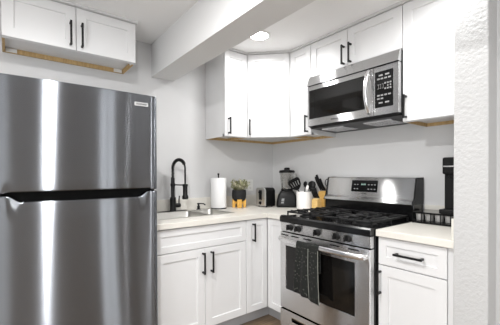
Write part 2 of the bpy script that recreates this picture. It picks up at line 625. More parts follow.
# ------------------------------------------------------------------ recessed ceiling lights
for i, (x, y, wts) in enumerate(LAMPS):
    lab = ['recessed round ceiling light lit in front of the corner cabinet',
           'recessed round ceiling light in front of the stove and microwave',
           'recessed round ceiling light over the floor in front of the refrigerator'][i] if i < 3 else \
          'recessed round ceiling light over the open room beyond the kitchen'
    t = thing('recessed_light', lab, 'ceiling light', (x, y, CEIL), 'recessed ceiling lights')
    lr = 0.072 if i < 2 else 0.045
    MB().lathe((x, y, CEIL), [(lr, -0.003), (lr, -0.007), (0.082, -0.008), (0.092, -0.004), (0.092, 0), (lr, 0), (lr, -0.003)], 32).build('trim_ring', MT['plastic_w'], t)
    MB().lathe((x, y, CEIL), [(0, -0.005), (lr, -0.005), (lr, -0.001), (0, -0.001)], 32).build('lens', MT['lens'], t)
    area_light('recessed_lamp', (x, y, CEIL-0.012), (0, 0, 0), 0.14 if i < 2 else 0.08, 0.14 if i < 2 else 0.08, wts, (1.0, 0.995, 0.985), 'DISK', 2.9 if i < 2 else PI)

# ------------------------------------------------------------------ cabinet builders
def shaker(name, parent, o, u, n, w, h, rail=0.057, th=0.02, rec=0.008):
    """flat door with a recessed centre panel; o is its lower corner on the case front, u across, n outward"""
    o = Vector(o); u = Vector(u); n = Vector(n)
    t = bmesh.new()
    P = lambda a, b, d: t.verts.new(o + u*a + Z*b + n*d)
    def ring(i, d): return [P(i, i, d), P(w-i, i, d), P(w-i, h-i, d), P(i, h-i, d)]
    R = [ring(0, 0.001), ring(0, th-0.002), ring(0.002, th), ring(rail, th), ring(rail+0.003, th-rec)]
    t.faces.new(R[0][::-1])
    for A, B in zip(R, R[1:]):
        for k in range(4): t.faces.new((A[k], A[(k+1) % 4], B[(k+1) % 4], B[k]))
    t.faces.new(R[-1])
    bmesh.ops.recalc_face_normals(t, faces=list(t.faces))
    b = MB()
    b.merge(t)
    return b.build(name, MT['white'], parent)
def pull(parent, p0, p1, n, off=0.034, r=0.006):
    """square black bar handle from p0 to p1 on the door face, standing off along n"""
    p0 = Vector(p0); p1 = Vector(p1); n = Vector(n)
    d = (p1-p0).normalized()
    b = MB()
    s = n.cross(d).normalized()
    def bar(a, c, w1, w2, e1, e2):
        ax = (c-a).normalized()
        t = bmesh.new()
        vs = []
        for q in (a, c):
            vs.append([t.verts.new(q + e1*i*w1 + e2*j*w2) for i, j in ((-1, -1), (1, -1), (1, 1), (-1, 1))])
        t.faces.new(vs[0]); t.faces.new(vs[1][::-1])
        for k in range(4): t.faces.new((vs[0][k], vs[0][(k+1) % 4], vs[1][(k+1) % 4], vs[1][k]))
        bmesh.ops.recalc_face_normals(t, faces=list(t.faces))
        bmesh.ops.bevel(t, geom=list(t.edges), offset=0.0012, segments=1, affect='EDGES')
        b.merge(t)
    bar(p0+n*off, p1+n*off, r, r*0.8, s, n)
    L = (p1-p0).length
    for q in (p0+d*0.010, p1-d*0.010):
        bar(q-n*0.001, q+n*off, r, r, s, d)
    return b.build('handle', MT['black'], parent, 'black bar handle')

def upper_body(t, poly, fronts, z0, z1, rec=0.022, wall_tol=0.002):
    """hung cabinet case over a plan polygon: box closed below by a recessed panel, raw wood rim inside the skirt"""
    MB().prism(poly, 'z', z0+rec, z1).build('body', MT['white'], t)
    n = len(poly)
    A = sum(poly[i][0]*poly[(i+1) % n][1]-poly[(i+1) % n][0]*poly[i][1] for i in range(n))
    sk, rim = MB(), MB()
    for i in range(n):
        p = Vector((*poly[i], 0)); q = Vector((*poly[(i+1) % n], 0))
        u = (q-p).normalized()
        nin = Vector((-u.y, u.x, 0)) if A > 0 else Vector((u.y, -u.x, 0))
        L = (q-p).length
        if i in fronts:
            sk.obox(p+Z*z0, u, nin, 0, L, 0, rec, 0, 0.018)
        else:
            if not (abs(p.x) < wall_tol and abs(q.x) < wall_tol) and not (abs(p.y) < wall_tol and abs(q.y) < wall_tol):
                sk.obox(p+Z*z0, u, nin, 0, L, 0, rec, 0, 0.002)
            rim.obox(p+Z*z0, u, nin, 0.003, L-0.003, 0.0005, rec, 0.0022, 0.016)
    sk.build('skirt', MT['white'], t)
    rim.build('bottom_rim', MT['ply'], t, 'raw wood rim under the cabinet')

# ---- hung cabinets
UZ0, UZ1 = 1.570, 2.327
DH = UZ1-UZ0-0.006
# narrow one over the sink, left of the corner
t = thing('wall_cabinet', 'narrow white wall cabinet hanging over the paper towel, grey side panel showing', 'wall cabinet', (-0.738, 0, UZ0), 'white shaker wall cabinets')
upper_body(t, [(-0.862, 0), (-0.862, -0.322), (-0.6145, -0.322), (-0.6145, 0)], {1}, UZ0, UZ1)
d = shaker('door', t, (-0.860, -0.322, UZ0+0.003), X, -Y, 0.243, DH)
pull(d, (-0.826, -0.342, 1.590), (-0.826, -0.342, 1.735), -Y)
# diagonal corner one
t = thing('corner_wall_cabinet', 'white wall cabinet set diagonally across the corner above the toaster', 'wall cabinet', (-0.3, -0.3, UZ0), 'white shaker wall cabinets')
q = 0.02*0.7071
dp, dq = Vector((-0.6135, -0.342, 0))+Vector((q, q, 0)), Vector((-0.342, -0.6135, 0))+Vector((q, q, 0))
upper_body(t, [(-0.0005, -0.0005), (-0.6135, -0.0005), (-0.6135, -0.3275), (-0.3275, -0.6135), (-0.0005, -0.6135)], {2}, UZ0, UZ1)
ud = Vector((1, -1, 0)).normalized(); nd = Vector((-1, -1, 0)).normalized()
p0 = Vector((-0.6135, -0.3275, UZ0+0.003)) + ud*0.012
Ld = (Vector((-0.3275, -0.6135, 0))-Vector((-0.6135, -0.3275, 0))).length - 0.024
d = shaker('door', t, p0, ud, nd, Ld, DH)
hp = p0 + ud*0.022 + nd*0.02
pull(d, (hp.x, hp.y, 1.590), (hp.x, hp.y, 1.735), nd)
# narrow one left of the microwave
t = thing('wall_cabinet', 'narrow white wall cabinet between the corner cabinet and the microwave', 'wall cabinet', (0, -0.738, UZ0), 'white shaker wall cabinets')
upper_body(t, [(0, -0.6145), (-0.322, -0.6145), (-0.322, -0.857), (0, -0.857)], {1}, UZ0, UZ1)
d = shaker('door', t, (-0.322, -0.6165, UZ0+0.003), -Y, -X, 0.239, DH)
pull(d, (-0.342, -0.822, 1.590), (-0.342, -0.822, 1.735), -X)
# over the microwave
t = thing('wall_cabinet', 'white two-door wall cabinet directly above the microwave', 'wall cabinet', (0, -1.24, 2.045), 'white shaker wall cabinets')
upper_body(t, [(0, -0.858), (-0.322, -0.858), (-0.322, -1.627), (0, -1.627)], {1}, 2.045, UZ1)
d = shaker('door', t, (-0.322, -0.860, 2.048), -Y, -X, 0.355, 0.276)
pull(d, (-0.342, -1.187, 2.058), (-0.342, -1.187, 2.205), -X)
d = shaker('door', t, (-0.322, -1.218, 2.048), -Y, -X, 0.407, 0.276)
pull(d, (-0.342, -1.247, 2.058), (-0.342, -1.247, 2.205), -X)
# right of the microwave
t = thing('wall_cabinet', 'tall single-door white wall cabinet right of the microwave against the end wall', 'wall cabinet', (0, -1.83, UZ0), 'white shaker wall cabinets')
upper_body(t, [(0, -1.628), (-0.322, -1.628), (-0.322, -2.033), (0, -2.033)], {1}, UZ0, UZ1)
d = shaker('door', t, (-0.322, -1.630, UZ0+0.003), -Y, -X, 0.400, DH)
pull(d, (-0.342, -1.652, 1.590), (-0.342, -1.652, 1.740), -X)
b = MB().box((-0.020, -1.93, 1.571), (-0.0185, -1.82, 1.588))
b.build('sticker', MT['plastic_w'], t, 'small white sticker on the wood rim')
# over the refrigerator
t = thing('wall_cabinet', 'wide white two-door wall cabinet high above the refrigerator', 'wall cabinet', (-1.995, 0, 2.047), 'white shaker wall cabinets')
upper_body(t, [(-2.379, 0), (-2.379, -0.2925), (-1.612, -0.2925), (-1.612, 0)], {1}, 2.047, 2.330, 0.03)
d = shaker('door', t, (-2.377, -0.2925, 2.049), X, -Y, 0.380, 0.279)
pull(d, (-2.028, -0.3125, 2.070), (-2.028, -0.3125, 2.225), -Y)
d = shaker('door', t, (-1.994, -0.2925, 2.049), X, -Y, 0.380, 0.279)
pull(d, (-1.963, -0.3125, 2.070), (-1.963, -0.3125, 2.225), -Y)
for xa, xb in ((-2.360, -2.300), (-1.691, -1.631)):
    MB().box((xa, -0.022, 2.0495), (xb, -0.0165, 2.074)).build('corner_bracket', MT['plastic_w'], t, 'white bracket on the wood rim')
MB().box((-1.634, -0.275, 2.0495), (-1.629, -0.235, 2.074)).build('corner_bracket', MT['plastic_w'], t, 'white bracket on the wood rim')

# ---- base cabinets
BZ0, BZ1 = 0.115, 0.874
t = thing('sink_base_cabinet', 'white base cabinet under the sink with false drawer front and two doors', 'base cabinet', (-1.23, -0.3, 0), 'white shaker base cabinets')
b = MB()   # open-topped case so that the bowls hang inside it
b.box((-1.604, -0.614, BZ0), (-1.588, -0.002, BZ1)); b.box((-0.862, -0.614, BZ0), (-0.856, -0.002, BZ1))
b.box((-1.588, -0.614, BZ0), (-0.862, -0.002, BZ0+0.016)); b.box((-1.588, -0.012, BZ0+0.016), (-0.862, -0.002, BZ1))
b.box((-1.588, -0.614, BZ0+0.016), (-0.862, -0.596, BZ1))
b.build('body', MT['white'], t)
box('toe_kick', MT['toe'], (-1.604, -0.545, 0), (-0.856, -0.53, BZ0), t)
d = shaker('drawer_front', t, (-1.601, -0.614, 0.7085), X, -Y, 0.743, 0.158, 0.045)
d = shaker('door', t, (-1.601, -0.614, 0.120), X, -Y, 0.370, 0.583)
pull(d, (-1.250, -0.634, 0.522), (-1.250, -0.634, 0.678), -Y)
d = shaker('door', t, (-1.228, -0.614, 0.120), X, -Y, 0.370, 0.583)
pull(d, (-1.180, -0.634, 0.522), (-1.180, -0.634, 0.678), -Y)

t = thing('corner_base_cabinet', 'white corner base cabinet with folding door between sink base and stove', 'base cabinet', (-0.4, -0.4, 0), 'white shaker base cabinets')
b = MB()
b.prism([(-0.002, -0.002), (-0.8555, -0.002), (-0.8555, -0.614), (-0.614, -0.614), (-0.614, -0.853), (-0.002, -0.853)], 'z', BZ0, BZ1)
b.build('body', MT['white'], t)
b = MB()
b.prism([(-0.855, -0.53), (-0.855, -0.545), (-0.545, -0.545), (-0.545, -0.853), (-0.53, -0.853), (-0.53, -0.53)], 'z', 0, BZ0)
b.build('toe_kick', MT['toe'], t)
d = shaker('door', t, (-0.853, -0.614, 0.120), X, -Y, 0.217, 0.748, 0.05)
pull(d, (-0.790, -0.634, 0.694), (-0.790, -0.634, 0.842), -Y)
d = shaker('door', t, (-0.614, -0.637, 0.120), -Y, -X, 0.213, 0.748, 0.05)

t = thing('base_cabinet', 'white base cabinet with one drawer and one door right of the stove', 'base cabinet', (-0.3, -1.83, 0), 'white shaker base cabinets')
b = MB()
b.box((-0.614, -1.629, BZ0), (0, -2.033, BZ1))
b.box((-0.632, -1.999, BZ0), (-0.614, -2.033, BZ1))
b.build('body', MT['white'], t)
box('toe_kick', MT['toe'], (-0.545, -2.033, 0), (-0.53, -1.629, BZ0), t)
d = shaker('drawer', t, (-0.614, -1.631, 0.7105), -Y, -X, 0.364, 0.158, 0.045)
pull(d, (-0.634, -1.735, 0.789), (-0.634, -1.890, 0.789), -X)
d = shaker('door', t, (-0.614, -1.631, 0.120), -Y, -X, 0.364, 0.585)
pull(d, (-0.634, -1.645, 0.535), (-0.634, -1.645, 0.678), -X)

# ---- countertops with their upstands
CZ0, CZ1 = 0.8755, 0.914
SX0, SX1, SY0, SY1 = -1.560, -0.865, -0.470, -0.098      # sink cut-out
t = thing('countertop', 'cream L-shaped countertop holding the sink and small appliances', 'countertop', (-0.8, -0.3, CZ0))
b = MB()
b.cells([-1.606, SX0, SX1, -0.654, -0.0005], [-0.854, -0.654, SY0, SY1, 0],
        lambda x, y: (y > -0.654 or x > -0.654) and not (SX0 < x < SX1 and SY0 < y < SY1), CZ0, CZ1, 0.003)
b.build('slab', MT['counter'], t)
tag(box('backsplash', MT['counter'], (-1.606, -0.019, CZ1+0.0005), (-0.0005, -0.0003, 1.018), None, 0.002), 'low cream backsplash strip along the wall behind the sink', 'backsplash')
tag(box('backsplash', MT['counter'], (-0.0195, -0.854, CZ1+0.0005), (-0.0005, -0.0195, 1.018), None, 0.002), 'low cream backsplash strip behind the blender and knife block', 'backsplash')
t = thing('countertop', 'short cream countertop right of the stove under the coffee maker', 'countertop', (-0.3, -1.83, CZ0))
b = MB()
b.box((-0.658, -2.033, CZ0), (0, -1.627, CZ1), 0.003)
b.build('slab', MT['counter'], t)
tag(box('backsplash', MT['counter'], (-0.019, -2.014, CZ1+0.0005), (-0.0003, -1.627, 1.018), None, 0.002), 'low cream backsplash strip on the wall behind the coffee maker', 'backsplash')
tag(box('backsplash', MT['counter'], (-0.640, -2.033, CZ1+0.0005), (-0.0003, -2.0145, 1.018), None, 0.002), 'low cream backsplash strip against the end wall, right of the coffee maker', 'backsplash')
CZ1 += 0.0006      # everything set down on the worktops rests this hair above them

# ------------------------------------------------------------------ refrigerator
FX0, FX1, FY = -2.428, -1.633, -0.780
FXC = (FX0+FX1)/2; FHW = (FX1-FX0)/2
t = thing('refrigerator', 'stainless steel top-freezer refrigerator with brushed doors at the left', 'refrigerator', (FXC, -0.4, 0))
b = MB()
b.box((FX0+0.005, -0.715, 0.03), (FX1-0.005, -0.04, 1.700), 0.006)
b.build('body', MT['side'], t)
b = MB()
for x in (FX0+0.06, FX1-0.06):
    for y in (-0.66, -0.10): MB().cyl((x, y, 0), (x, y, 0.032), 0.02).build('foot', MT['blackp'], t)
box('grille', MT['blackp'], (FX0+0.01, -0.735, 0.02), (FX1-0.01, -0.712, 0.075), t)
def yfront(x):
    e = min(x-FX0, FX1-x)
    r = 0.046
    rnd = 0 if e >= r else 0.020*(1 - math.sqrt(max(0, 1-((r-e)/r)**2)))
    return FY + 0.006 - 0.012*(1-((x-FXC)/FHW)**2) + rnd*1.0
def fdoor(name, zb, zt):
    """curved door skin; zb(x), zt(x) give the lower and upper edge"""
    N = 96
    xs = [FXC - FHW*math.cos(PI*i/N) for i in range(N+1)]
    yb = -0.718
    t_ = bmesh.new()
    nz = 10
    def rows(x):
        a, c = zb(x), zt(x)
        rr = 0.009
        out = []
        for k in range(4):
            th = PI/2*k/3
            out.append((a+rr-rr*math.cos(th), rr-rr*math.sin(th)))
        for k in range(1, nz): out.append((a+rr+(c-a-2*rr)*k/nz, 0))
        for k in range(4):
            th = PI/2*k/3
            out.append((c-rr+rr*math.sin(th), rr-rr*math.cos(th)))
        return out
    G = [[t_.verts.new((x, yfront(x)+dy, z)) for z, dy in rows(x)] for x in xs]
    for i in range(N):
        for j in range(len(G[0])-1):
            f = t_.faces.new((G[i][j], G[i+1][j], G[i+1][j+1], G[i][j+1]))
            f.smooth = True
    def strip(A, B):
        for i in range(len(A)-1):
            t_.faces.new([t_.verts.new(p) for p in (A[i], A[i+1], B[i+1], B[i])])
    top = [G[i][-1].co.copy() for i in range(N+1)]
    bot = [G[i][0].co.copy() for i in range(N+1)]
    tb = [Vector((p.x, yb, p.z)) for p in top]
    bb = [Vector((p.x, yb, p.z)) for p in bot]
    strip(tb, top)
    strip(bot, bb)
    strip(bb, tb)
    L = [v.co.copy() for v in G[0]]; R = [v.co.copy() for v in G[-1]]
    strip([Vector((p.x, yb, p.z)) for p in L], L)
    strip(R, [Vector((p.x, yb, p.z)) for p in R])
    m = MB()
    m.merge(t_)
    return m.build(name, MT['steel'], t)
def sm(e0, e1, x):
    k = min(1, max(0, (x-e0)/(e1-e0)))
    return k*k*(3-2*k)
def scoop(x): return sm(-2.360, -2.302, x)*(1-sm(-1.750, -1.690, x))
fz = fdoor('freezer_door', lambda x: 1.150+0.008*sm(-2.385, -2.345, x)*(1-sm(-1.69, -1.66, x)), lambda x: 1.712)
fdoor('lower_door', lambda x: 0.085, lambda x: 1.141-0.031*scoop(x))
b = MB()
b.box((FX0+0.012, -0.742, 1.095), (FX1-0.012, -0.716, 1.170))
b.build('grip_recess', MT['void'], t, 'black recessed grip between the two doors')
# hinge cap and badge
MB().box((FX1-0.10, -0.75, 1.7005), (FX1-0.03, -0.66, 1.718), 0.005).build('hinge_cover', MT['blackp'], t)
bx, bz, bw, bh = -1.7325, 1.651, 0.080, 0.022
yb_ = yfront(bx)
plate = MB().box((bx-bw/2, yb_-0.0035, bz-bh/2), (bx+bw/2, yb_+0.0022, bz+bh/2), 0.0015).build('badge', MT['badge'], fz, 'pale maker badge with dark lettering')
lettering('FRIGIDAIRE', 0.0150, (bx, yb_-0.0036, bz), X, -Y, MT['ink'], t, 'lettering', stretch=0.80)

# ------------------------------------------------------------------ range
RY_A, RY_B = -0.860, -1.622
RYC = (RY_A+RY_B)/2
t = thing('gas_range', 'stainless steel gas stove with black cooktop between the base cabinets', 'stove', (-0.35, RYC, 0))
b = MB()
b.box((-0.655, RY_B, 0.05), (-0.02, RY_A, 0.872))
for x in (-0.6, -0.08):
    for y in (RY_B+0.05, RY_A-0.05): b.cyl((x, y, 0), (x, y, 0.052), 0.018)
b.build('body', MT['enamel'], t)
# cooktop slab with a rolled front lip
b = MB()
b.prism([(-0.705, 0.878), (-0.703, 0.910), (-0.690, 0.922), (-0.66, 0.922), (-0.64, 0.914), (-0.02, 0.914), (-0.02, 0.8725), (-0.700, 0.8725)], 'y', RY_B, RY_A, 0.002)
b.build('cooktop', MT['enamel'], t)
b = MB()
b.prism([(-0.697, 0.8722), (-0.6552, 0.8722), (-0.6552, 0.802), (-0.690, 0.802)], 'y', RY_B+0.004, RY_A-0.004, 0.002)
cp = b.build('control_panel', MT['steel2'], t)
for y in (-0.968, -1.049, -1.225, -1.382, -1.466):
    b = MB()
    b.lathe((-0.690, y, 0.842), [(0, -0.002), (0.026, -0.002), (0.026, 0.004), (0.0215, 0.006), (0.0195, 0.030), (0.0165, 0.033), (0, 0.033)], 24, (-1, 0, 0.08))
    b.box((-0.738, y-0.0045, 0.824), (-0.718, y+0.0045, 0.864), 0.002)
    k = b.build('knob', MT['blackp'], cp, 'black burner knob')
    MB().box((-0.7388, y-0.001, 0.850), (-0.7378, y+0.001, 0.862)).build('knob_mark', MT['key'], t)
# oven door
b = MB()
wy0, wy1, wz0, wz1 = -1.515, -0.922, 0.372, 0.700
b.cells([RY_B+0.003, wy0, wy1, RY_A-0.003], [0.222, wz0, wz1, 0.796], lambda y, z: not (wy0 < y < wy1 and wz0 < z < wz1), 0, 0.04)
for v in b.bm.verts: v.co = Vector((-0.660-v.co.z, v.co.x, v.co.y))
bmesh.ops.recalc_face_normals(b.bm, faces=list(b.bm.faces))
es = [e for e in b.bm.edges if len(e.link_faces) == 2 and e.calc_face_angle(0) > 0.5 and max(abs(v.co.x+0.70) for v in e.verts) < 0.001]
bmesh.ops.bevel(b.bm, geom=es, offset=0.004, segments=2, affect='EDGES', profile=0.5)
od = b.build('oven_door', MT['steel2'], t)
MB().box((-0.6975, wy0, wz0), (-0.668, wy1, wz1)).build('window', MT['window'], od, 'black oven window')
b = MB()
for z in (0.47, 0.53, 0.59): b.box((-0.6982, -1.47, z), (-0.6974, -1.36, z+0.004))
b.box((-0.6981, -1.478, 0.44), (-0.6975, -1.352, 0.640))
b.build('inner_pane', MT['inner'], od)
for y in (-0.905, -1.01, -1.13, -1.36, -1.50):
    MB().box((-0.7008, y-0.045, 0.774), (-0.699, y+0.030, 0.783)).build('vent_slot', MT['gloss'], od, 'dark vent slot above the handle')
# handle: bowed flat bar on two end posts
b = MB()
hp = []
for i in range(25):
    k = i/24
    hp.append((-0.722 - 0.030*min(1, math.sin(PI*k)*2.2)**0.6, -0.878 - 0.722*k, 0.752))
b.tube(hp, 0.012, 14, lambda k: (0.017, 0.010), flat=(0, 0, 1))
for y in (-0.893, -1.585): b.box((-0.735, y-0.014, 0.738), (-0.6985, y+0.014, 0.766), 0.004)
b.build('handle', MT['chrome'], od, 'bright steel bar handle')
# drawer
b = MB()
b.cells([RY_B+0.003, -1.50, -0.98, RY_A-0.003], [0.055, 0.140, 0.180, 0.208], lambda y, z: not (-1.50 < y < -0.98 and 0.14 < z < 0.18), 0, 0.038)
for v in b.bm.verts: v.co = Vector((-0.660-v.co.z, v.co.x, v.co.y))
bmesh.ops.recalc_face_normals(b.bm, faces=list(b.bm.faces))
dr = b.build('drawer', MT['steel2'], t)
MB().box((-0.676, -1.50, 0.14), (-0.662, -0.98, 0.18)).build('drawer_recess', MT['blackp'], dr)
MB().box((-0.699, -1.50, 0.166), (-0.676, -0.98, 0.180), 0.003).build('drawer_grip', MT['chrome'], dr)
# backguard
b = MB()
b.box((-0.160, RY_B+0.004, 0.9142), (-0.022, RY_A-0.004, 1.030), 0.004)
b.build('riser', MT['enamel'], t)
b = MB()
b.prism([(-0.178, 1.030), (-0.150, 1.040), (-0.120, 1.200), (-0.110, 1.208), (-0.022, 1.208), (-0.022, 1.030)], 'y', RY_B+0.010, RY_A-0.010, 0.0)
b.prism([(-0.182, 1.025), (-0.178, 1.045), (-0.149, 1.058), (-0.13, 1.03)], 'y', RY_B+0.010, RY_A-0.010)
bgd = b.build('backguard', MT['steel2'], t)
b = MB()
for y0, y1 in ((RY_B, RY_B+0.0102), (RY_A-0.0102, RY_A)):
    b = MB()
    b.prism([(-0.184, 1.020), (-0.154, 1.060), (-0.123, 1.204), (-0.111, 1.211), (-0.020, 1.211), (-0.020, 1.020)], 'y', y0, y1)
    b.build('end_cap', MT['blackp'], bgd)
# display tilted with the panel face
fx = lambda z: -0.1500 + (z-1.040)*(0.030/0.160)
pn = Vector((-0.160, 0, 0.030)).normalized(); pu = Vector((0.030, 0, 0.160)).normalized()
def on_panel(b, y0, y1, z0, z1, d0, d1):
    t_ = bmesh.new()
    vs = []
    for d in (d0, d1):
        vs.append([t_.verts.new(Vector((fx(z), y, z)) + pn*d) for y, z in ((y0, z0), (y1, z0), (y1, z1), (y0, z1))])
    t_.faces.new(vs[0]); t_.faces.new(vs[1][::-1])
    for k in range(4): t_.faces.new((vs[0][k], vs[0][(k+1) % 4], vs[1][(k+1) % 4], vs[1][k]))
    bmesh.ops.recalc_face_normals(t_, faces=list(t_.faces))
    b.merge(t_)
b = MB()
on_panel(b, -1.335, -1.110, 1.096, 1.186, -0.002, 0.0015)
b.build('display', MT['gloss'], bgd, 'black control display')
b = MB()
for yy in (-1.140, -1.165, -1.262, -1.288, -1.314):
    for zz in (1.118, 1.152): on_panel(b, yy-0.006, yy+0.006, zz-0.003, zz+0.003, 0.001, 0.0022)
b.build('keys', MT['key'], bgd)
b = MB()
for yy in (-1.200, -1.210, -1.221, -1.231): on_panel(b, yy-0.003, yy+0.003, 1.148, 1.160, 0.001, 0.0022)
b.build('clock_digits', MT['led'], bgd)
lettering('FRIGIDAIRE', 0.009, Vector((fx(1.085), -1.225, 1.083))+pn*0.001, -Y, pn, MT['ink'], bgd)
# burners
for (x, y, r) in ((-0.535, -1.00, 0.045), (-0.535, -1.48, 0.052), (-0.305, -1.00, 0.038), (-0.305, -1.48, 0.034), (-0.42, RYC, 0.045)):
    b = MB()
    b.lathe((x, y, 0.914), [(0, -0.001), (r*1.5, -0.001), (r*1.45, 0.006), (r*1.05, 0.008), (r*1.05, 0.018), (r, 0.020), (r, 0.026), (r*0.9, 0.029), (0, 0.030)], 24)
    b.build('burner', MT['iron'], t)
# three cast grates
def grate(y0, y1):
    b = MB()
    z0, z1 = 0.940, 0.953
    x0, x1 = -0.650, -0.190
    w = 0.0055
    def bx_(lo, hi): b.box(lo, hi, 0.002, 1)
    bx_((x0, y0, z0), (x0+2*w, y1, z1)); bx_((x1-2*w, y0, z0), (x1, y1, z1))
    bx_((x0, y0, z0), (x1, y0+2*w, z1)); bx_((x0, y1-2*w, z0), (x1, y1, z1))
    xm = (x0+x1)/2
    bx_((xm-w, y0, z0), (xm+w, y1, z1))
    ym = (y0+y1)/2
    for xa, xb in ((x0, x0+0.09), (xm-0.09, xm+0.09), (x1-0.09, x1)): bx_((xa, ym-w, z0+0.002), (xb, ym+w, z1+0.006))
    for xc in (-0.535, -0.305):
        for sgn, yy in ((1, y0), (-1, y1)):
            bx_((xc-w, min(yy, yy+sgn*0.075), z0+0.002), (xc+w, max(yy, yy+sgn*0.075), z1+0.006))
        for dx in (-0.07, 0.07):
            for yy, s_ in ((y0, 1), (y1, -1)):
                bx_((xc+dx-w, min(yy, yy+s_*0.045), z0+0.001), (xc+dx+w, max(yy, yy+s_*0.045), z1+0.004))
    for xx in (x0+w, x1-w, xm):
        for yy in (y0+w, y1-w): bx_((xx-w, yy-w, 0.9138), (xx+w, yy+w, z0+0.002))
    return b.build('grate', MT['iron'], t)
grate(-1.120, -0.885)
grate(-1.357, -1.125)
grate(-1.598, -1.362)

# ------------------------------------------------------------------ dish towel over the oven handle
b = MB()
uvl = b.bm.loops.layers.uv.new('UVMap')
hx, hz = -0.752, 0.752
def towel_path(front_len, back_len, rad):
    pts = []
    for i in range(7): pts.append((hx+rad*0.62, hz - back_len*(1-i/6), -back_len*(1-i/6)))
    for i in range(1, 8):
        a = PI*i/8
        pts.append((hx+rad*0.62*math.cos(a), hz+0.0195*math.sin(a), rad*a))
    for i in range(1, 23): pts.append((hx-rad*0.62 - 0.006*math.sin(i/22*PI), hz - front_len*i/22, rad*PI+front_len*i/22))
    return pts
def cloth(y0, y1, fl, bl, rad, skew, phase, amp):
    P = towel_path(fl, bl, rad)
    nu = 26
    grid = []
    for i in range(nu+1):
        k = i/nu
        col = []
        for j, (x, z, s) in enumerate(P):
            drop = max(0, (hz-z))/0.36
            front = 1 if j > 13 else 0
            y = y0+(y1-y0)*k
            yc = (y0+y1)/2
            y = yc + (y-yc)*(1 - 0.10*(1-drop) ) + 0.012*front*drop*math.sin(3*k+phase)
            if front: z = z - skew*k*drop
            wave = (amp*drop+0.001)*math.sin(9.5*k+phase+0.8*drop)
            col.append((b.bm.verts.new((x - (front*wave + front*amp*drop), y, z)), (k*(y1-y0), s)))
        grid.append(col)
    for i in range(nu):
        for j in range(len(P)-1):
            q = (grid[i][j], grid[i+1][j], grid[i+1][j+1], grid[i][j+1])
            f = b.bm.faces.new([v for v, _ in q])
            f.smooth = True
            for lp, (_, uv) in zip(f.loops, q): lp[uvl].uv = uv
    return grid
g1 = cloth(-1.088, -1.212, 0.335, 0.20, 0.0245, 0.015, 0.4, 0.010)
hem1 = [v.co.copy() for v, _ in g1[-1]][14:]
g2 = cloth(-1.178, -1.292, 0.345, 0.17, 0.0205, 0.030, 2.2, 0.006)
hem2 = [v.co.copy() for v, _ in g2[-1]][14:]
tw = b.build('dish_towel', MT['towel'])
tag(tw, 'dark folded dish towel with pale dashes hanging over the oven handle', 'towel')
md = tw.modifiers.new('thickness', 'SOLIDIFY')
md.thickness = 0.002
md.offset = 0
b = MB()
for h in (hem1, hem2): b.tube([p+Vector((-0.002, 0, 0)) for p in h], 0.0016, 6)
b.build('hem_stitching', MT['hem'], tw, 'pale stitched edge')

# ------------------------------------------------------------------ microwave
MY0, MY1, MZ0, MZ1 = -0.859, -1.625, 1.628, 2.040
t = thing('microwave', 'stainless over-the-range microwave mounted above the stove', 'microwave', (-0.2, RYC, MZ0))
box('body', MT['blackp'], (-0.345, MY1+0.003, MZ0), (-0.002, MY0-0.003, MZ1), t)
b = MB()
b.prism([(-0.392, MZ0+0.333), (-0.388, MZ0+0.345), (-0.366, MZ1-0.006), (-0.360, MZ1), (-0.3452, MZ1), (-0.3452, MZ0+0.333)], 'y', MY1, MY0, 0.002)
b.build('top_grille', MT['steel2'], t)
yd = -1.452
b = MB()
b.cells([yd+0.0015, -1.385, -0.876, MY0], [MZ0+0.004, 1.688, 1.922, MZ0+0.328], lambda y, z: not (-1.385 < y < -0.876 and 1.688 < z < 1.922), 0, 0.036)
for v in b.bm.verts: v.co = Vector((-0.346-v.co.z, v.co.x, v.co.y))
bmesh.ops.recalc_face_normals(b.bm, faces=list(b.bm.faces))
dd = b.build('door', MT['steel2'], t)
MB().box((-0.3812, -1.385, 1.688), (-0.350, -0.876, 1.922)).build('window', MT['window'], dd, 'black door window')
b = MB()
b.box((-0.3822, -1.330, 1.720), (-0.381, -0.930, 1.723)); b.box((-0.3822, -1.330, 1.885), (-0.381, -0.930, 1.888))
b.box((-0.3822, -1.330, 1.720), (-0.381, -1.327, 1.888)); b.box((-0.3822, -0.933, 1.720), (-0.381, -0.930, 1.888))
b.build('window_border', MT['inner'], dd)
b = MB()
hp = []
for i in range(21):
    k = i/20
    hp.append((-0.385-0.048*math.sin(PI*k)**0.7, -1.418, 1.652+0.300*k))
b.tube(hp, 0.01, 12, lambda k: (0.0135, 0.009), flat=(0, 1, 0))
b.build('handle', MT['chrome'], dd, 'bowed bright steel handle')
lettering('FRIGIDAIRE', 0.013, (-0.3824, -1.13, 1.660), -Y, -X, MT['ink'], dd)
b = MB()
b.box((-0.382, MY1, MZ0+0.004), (-0.346, yd-0.0015, MZ0+0.328), 0.002)
cpn = b.build('control_panel', MT['steel2'], t)
MB().box((-0.3832, -1.588, 1.682), (-0.381, -1.462, 1.922), 0.0006).build('keypad', MT['gloss'], cpn, 'black touch keypad')
b = MB()
rows = [(1.895, [(-1.503, .014), (-1.548, .014)]), (1.872, [(-1.487, .009), (-1.512, .009), (-1.538, .009), (-1.564, .009)]),
        (1.838, [(-1.535, .006), (-1.553, .006), (-1.571, .006)]), (1.820, [(-1.553, .004), (-1.571, .004)]),
        (1.802, [(-1.535, .006), (-1.553, .006), (-1.571, .006)]),
        (1.762, [(-1.487, .009), (-1.512, .009), (-1.538, .009), (-1.564, .009)]), (1.740, [(-1.487, .009), (-1.512, .009)]), (1.712, [(-1.503, .014), (-1.548, .014)])]
for z, ks in rows:
    for y, w in ks: b.box((-0.3840, y-w, z-0.005), (-0.3830, y+w, z+0.005))
b.build('keys', MT['key'], cpn)
b = MB()
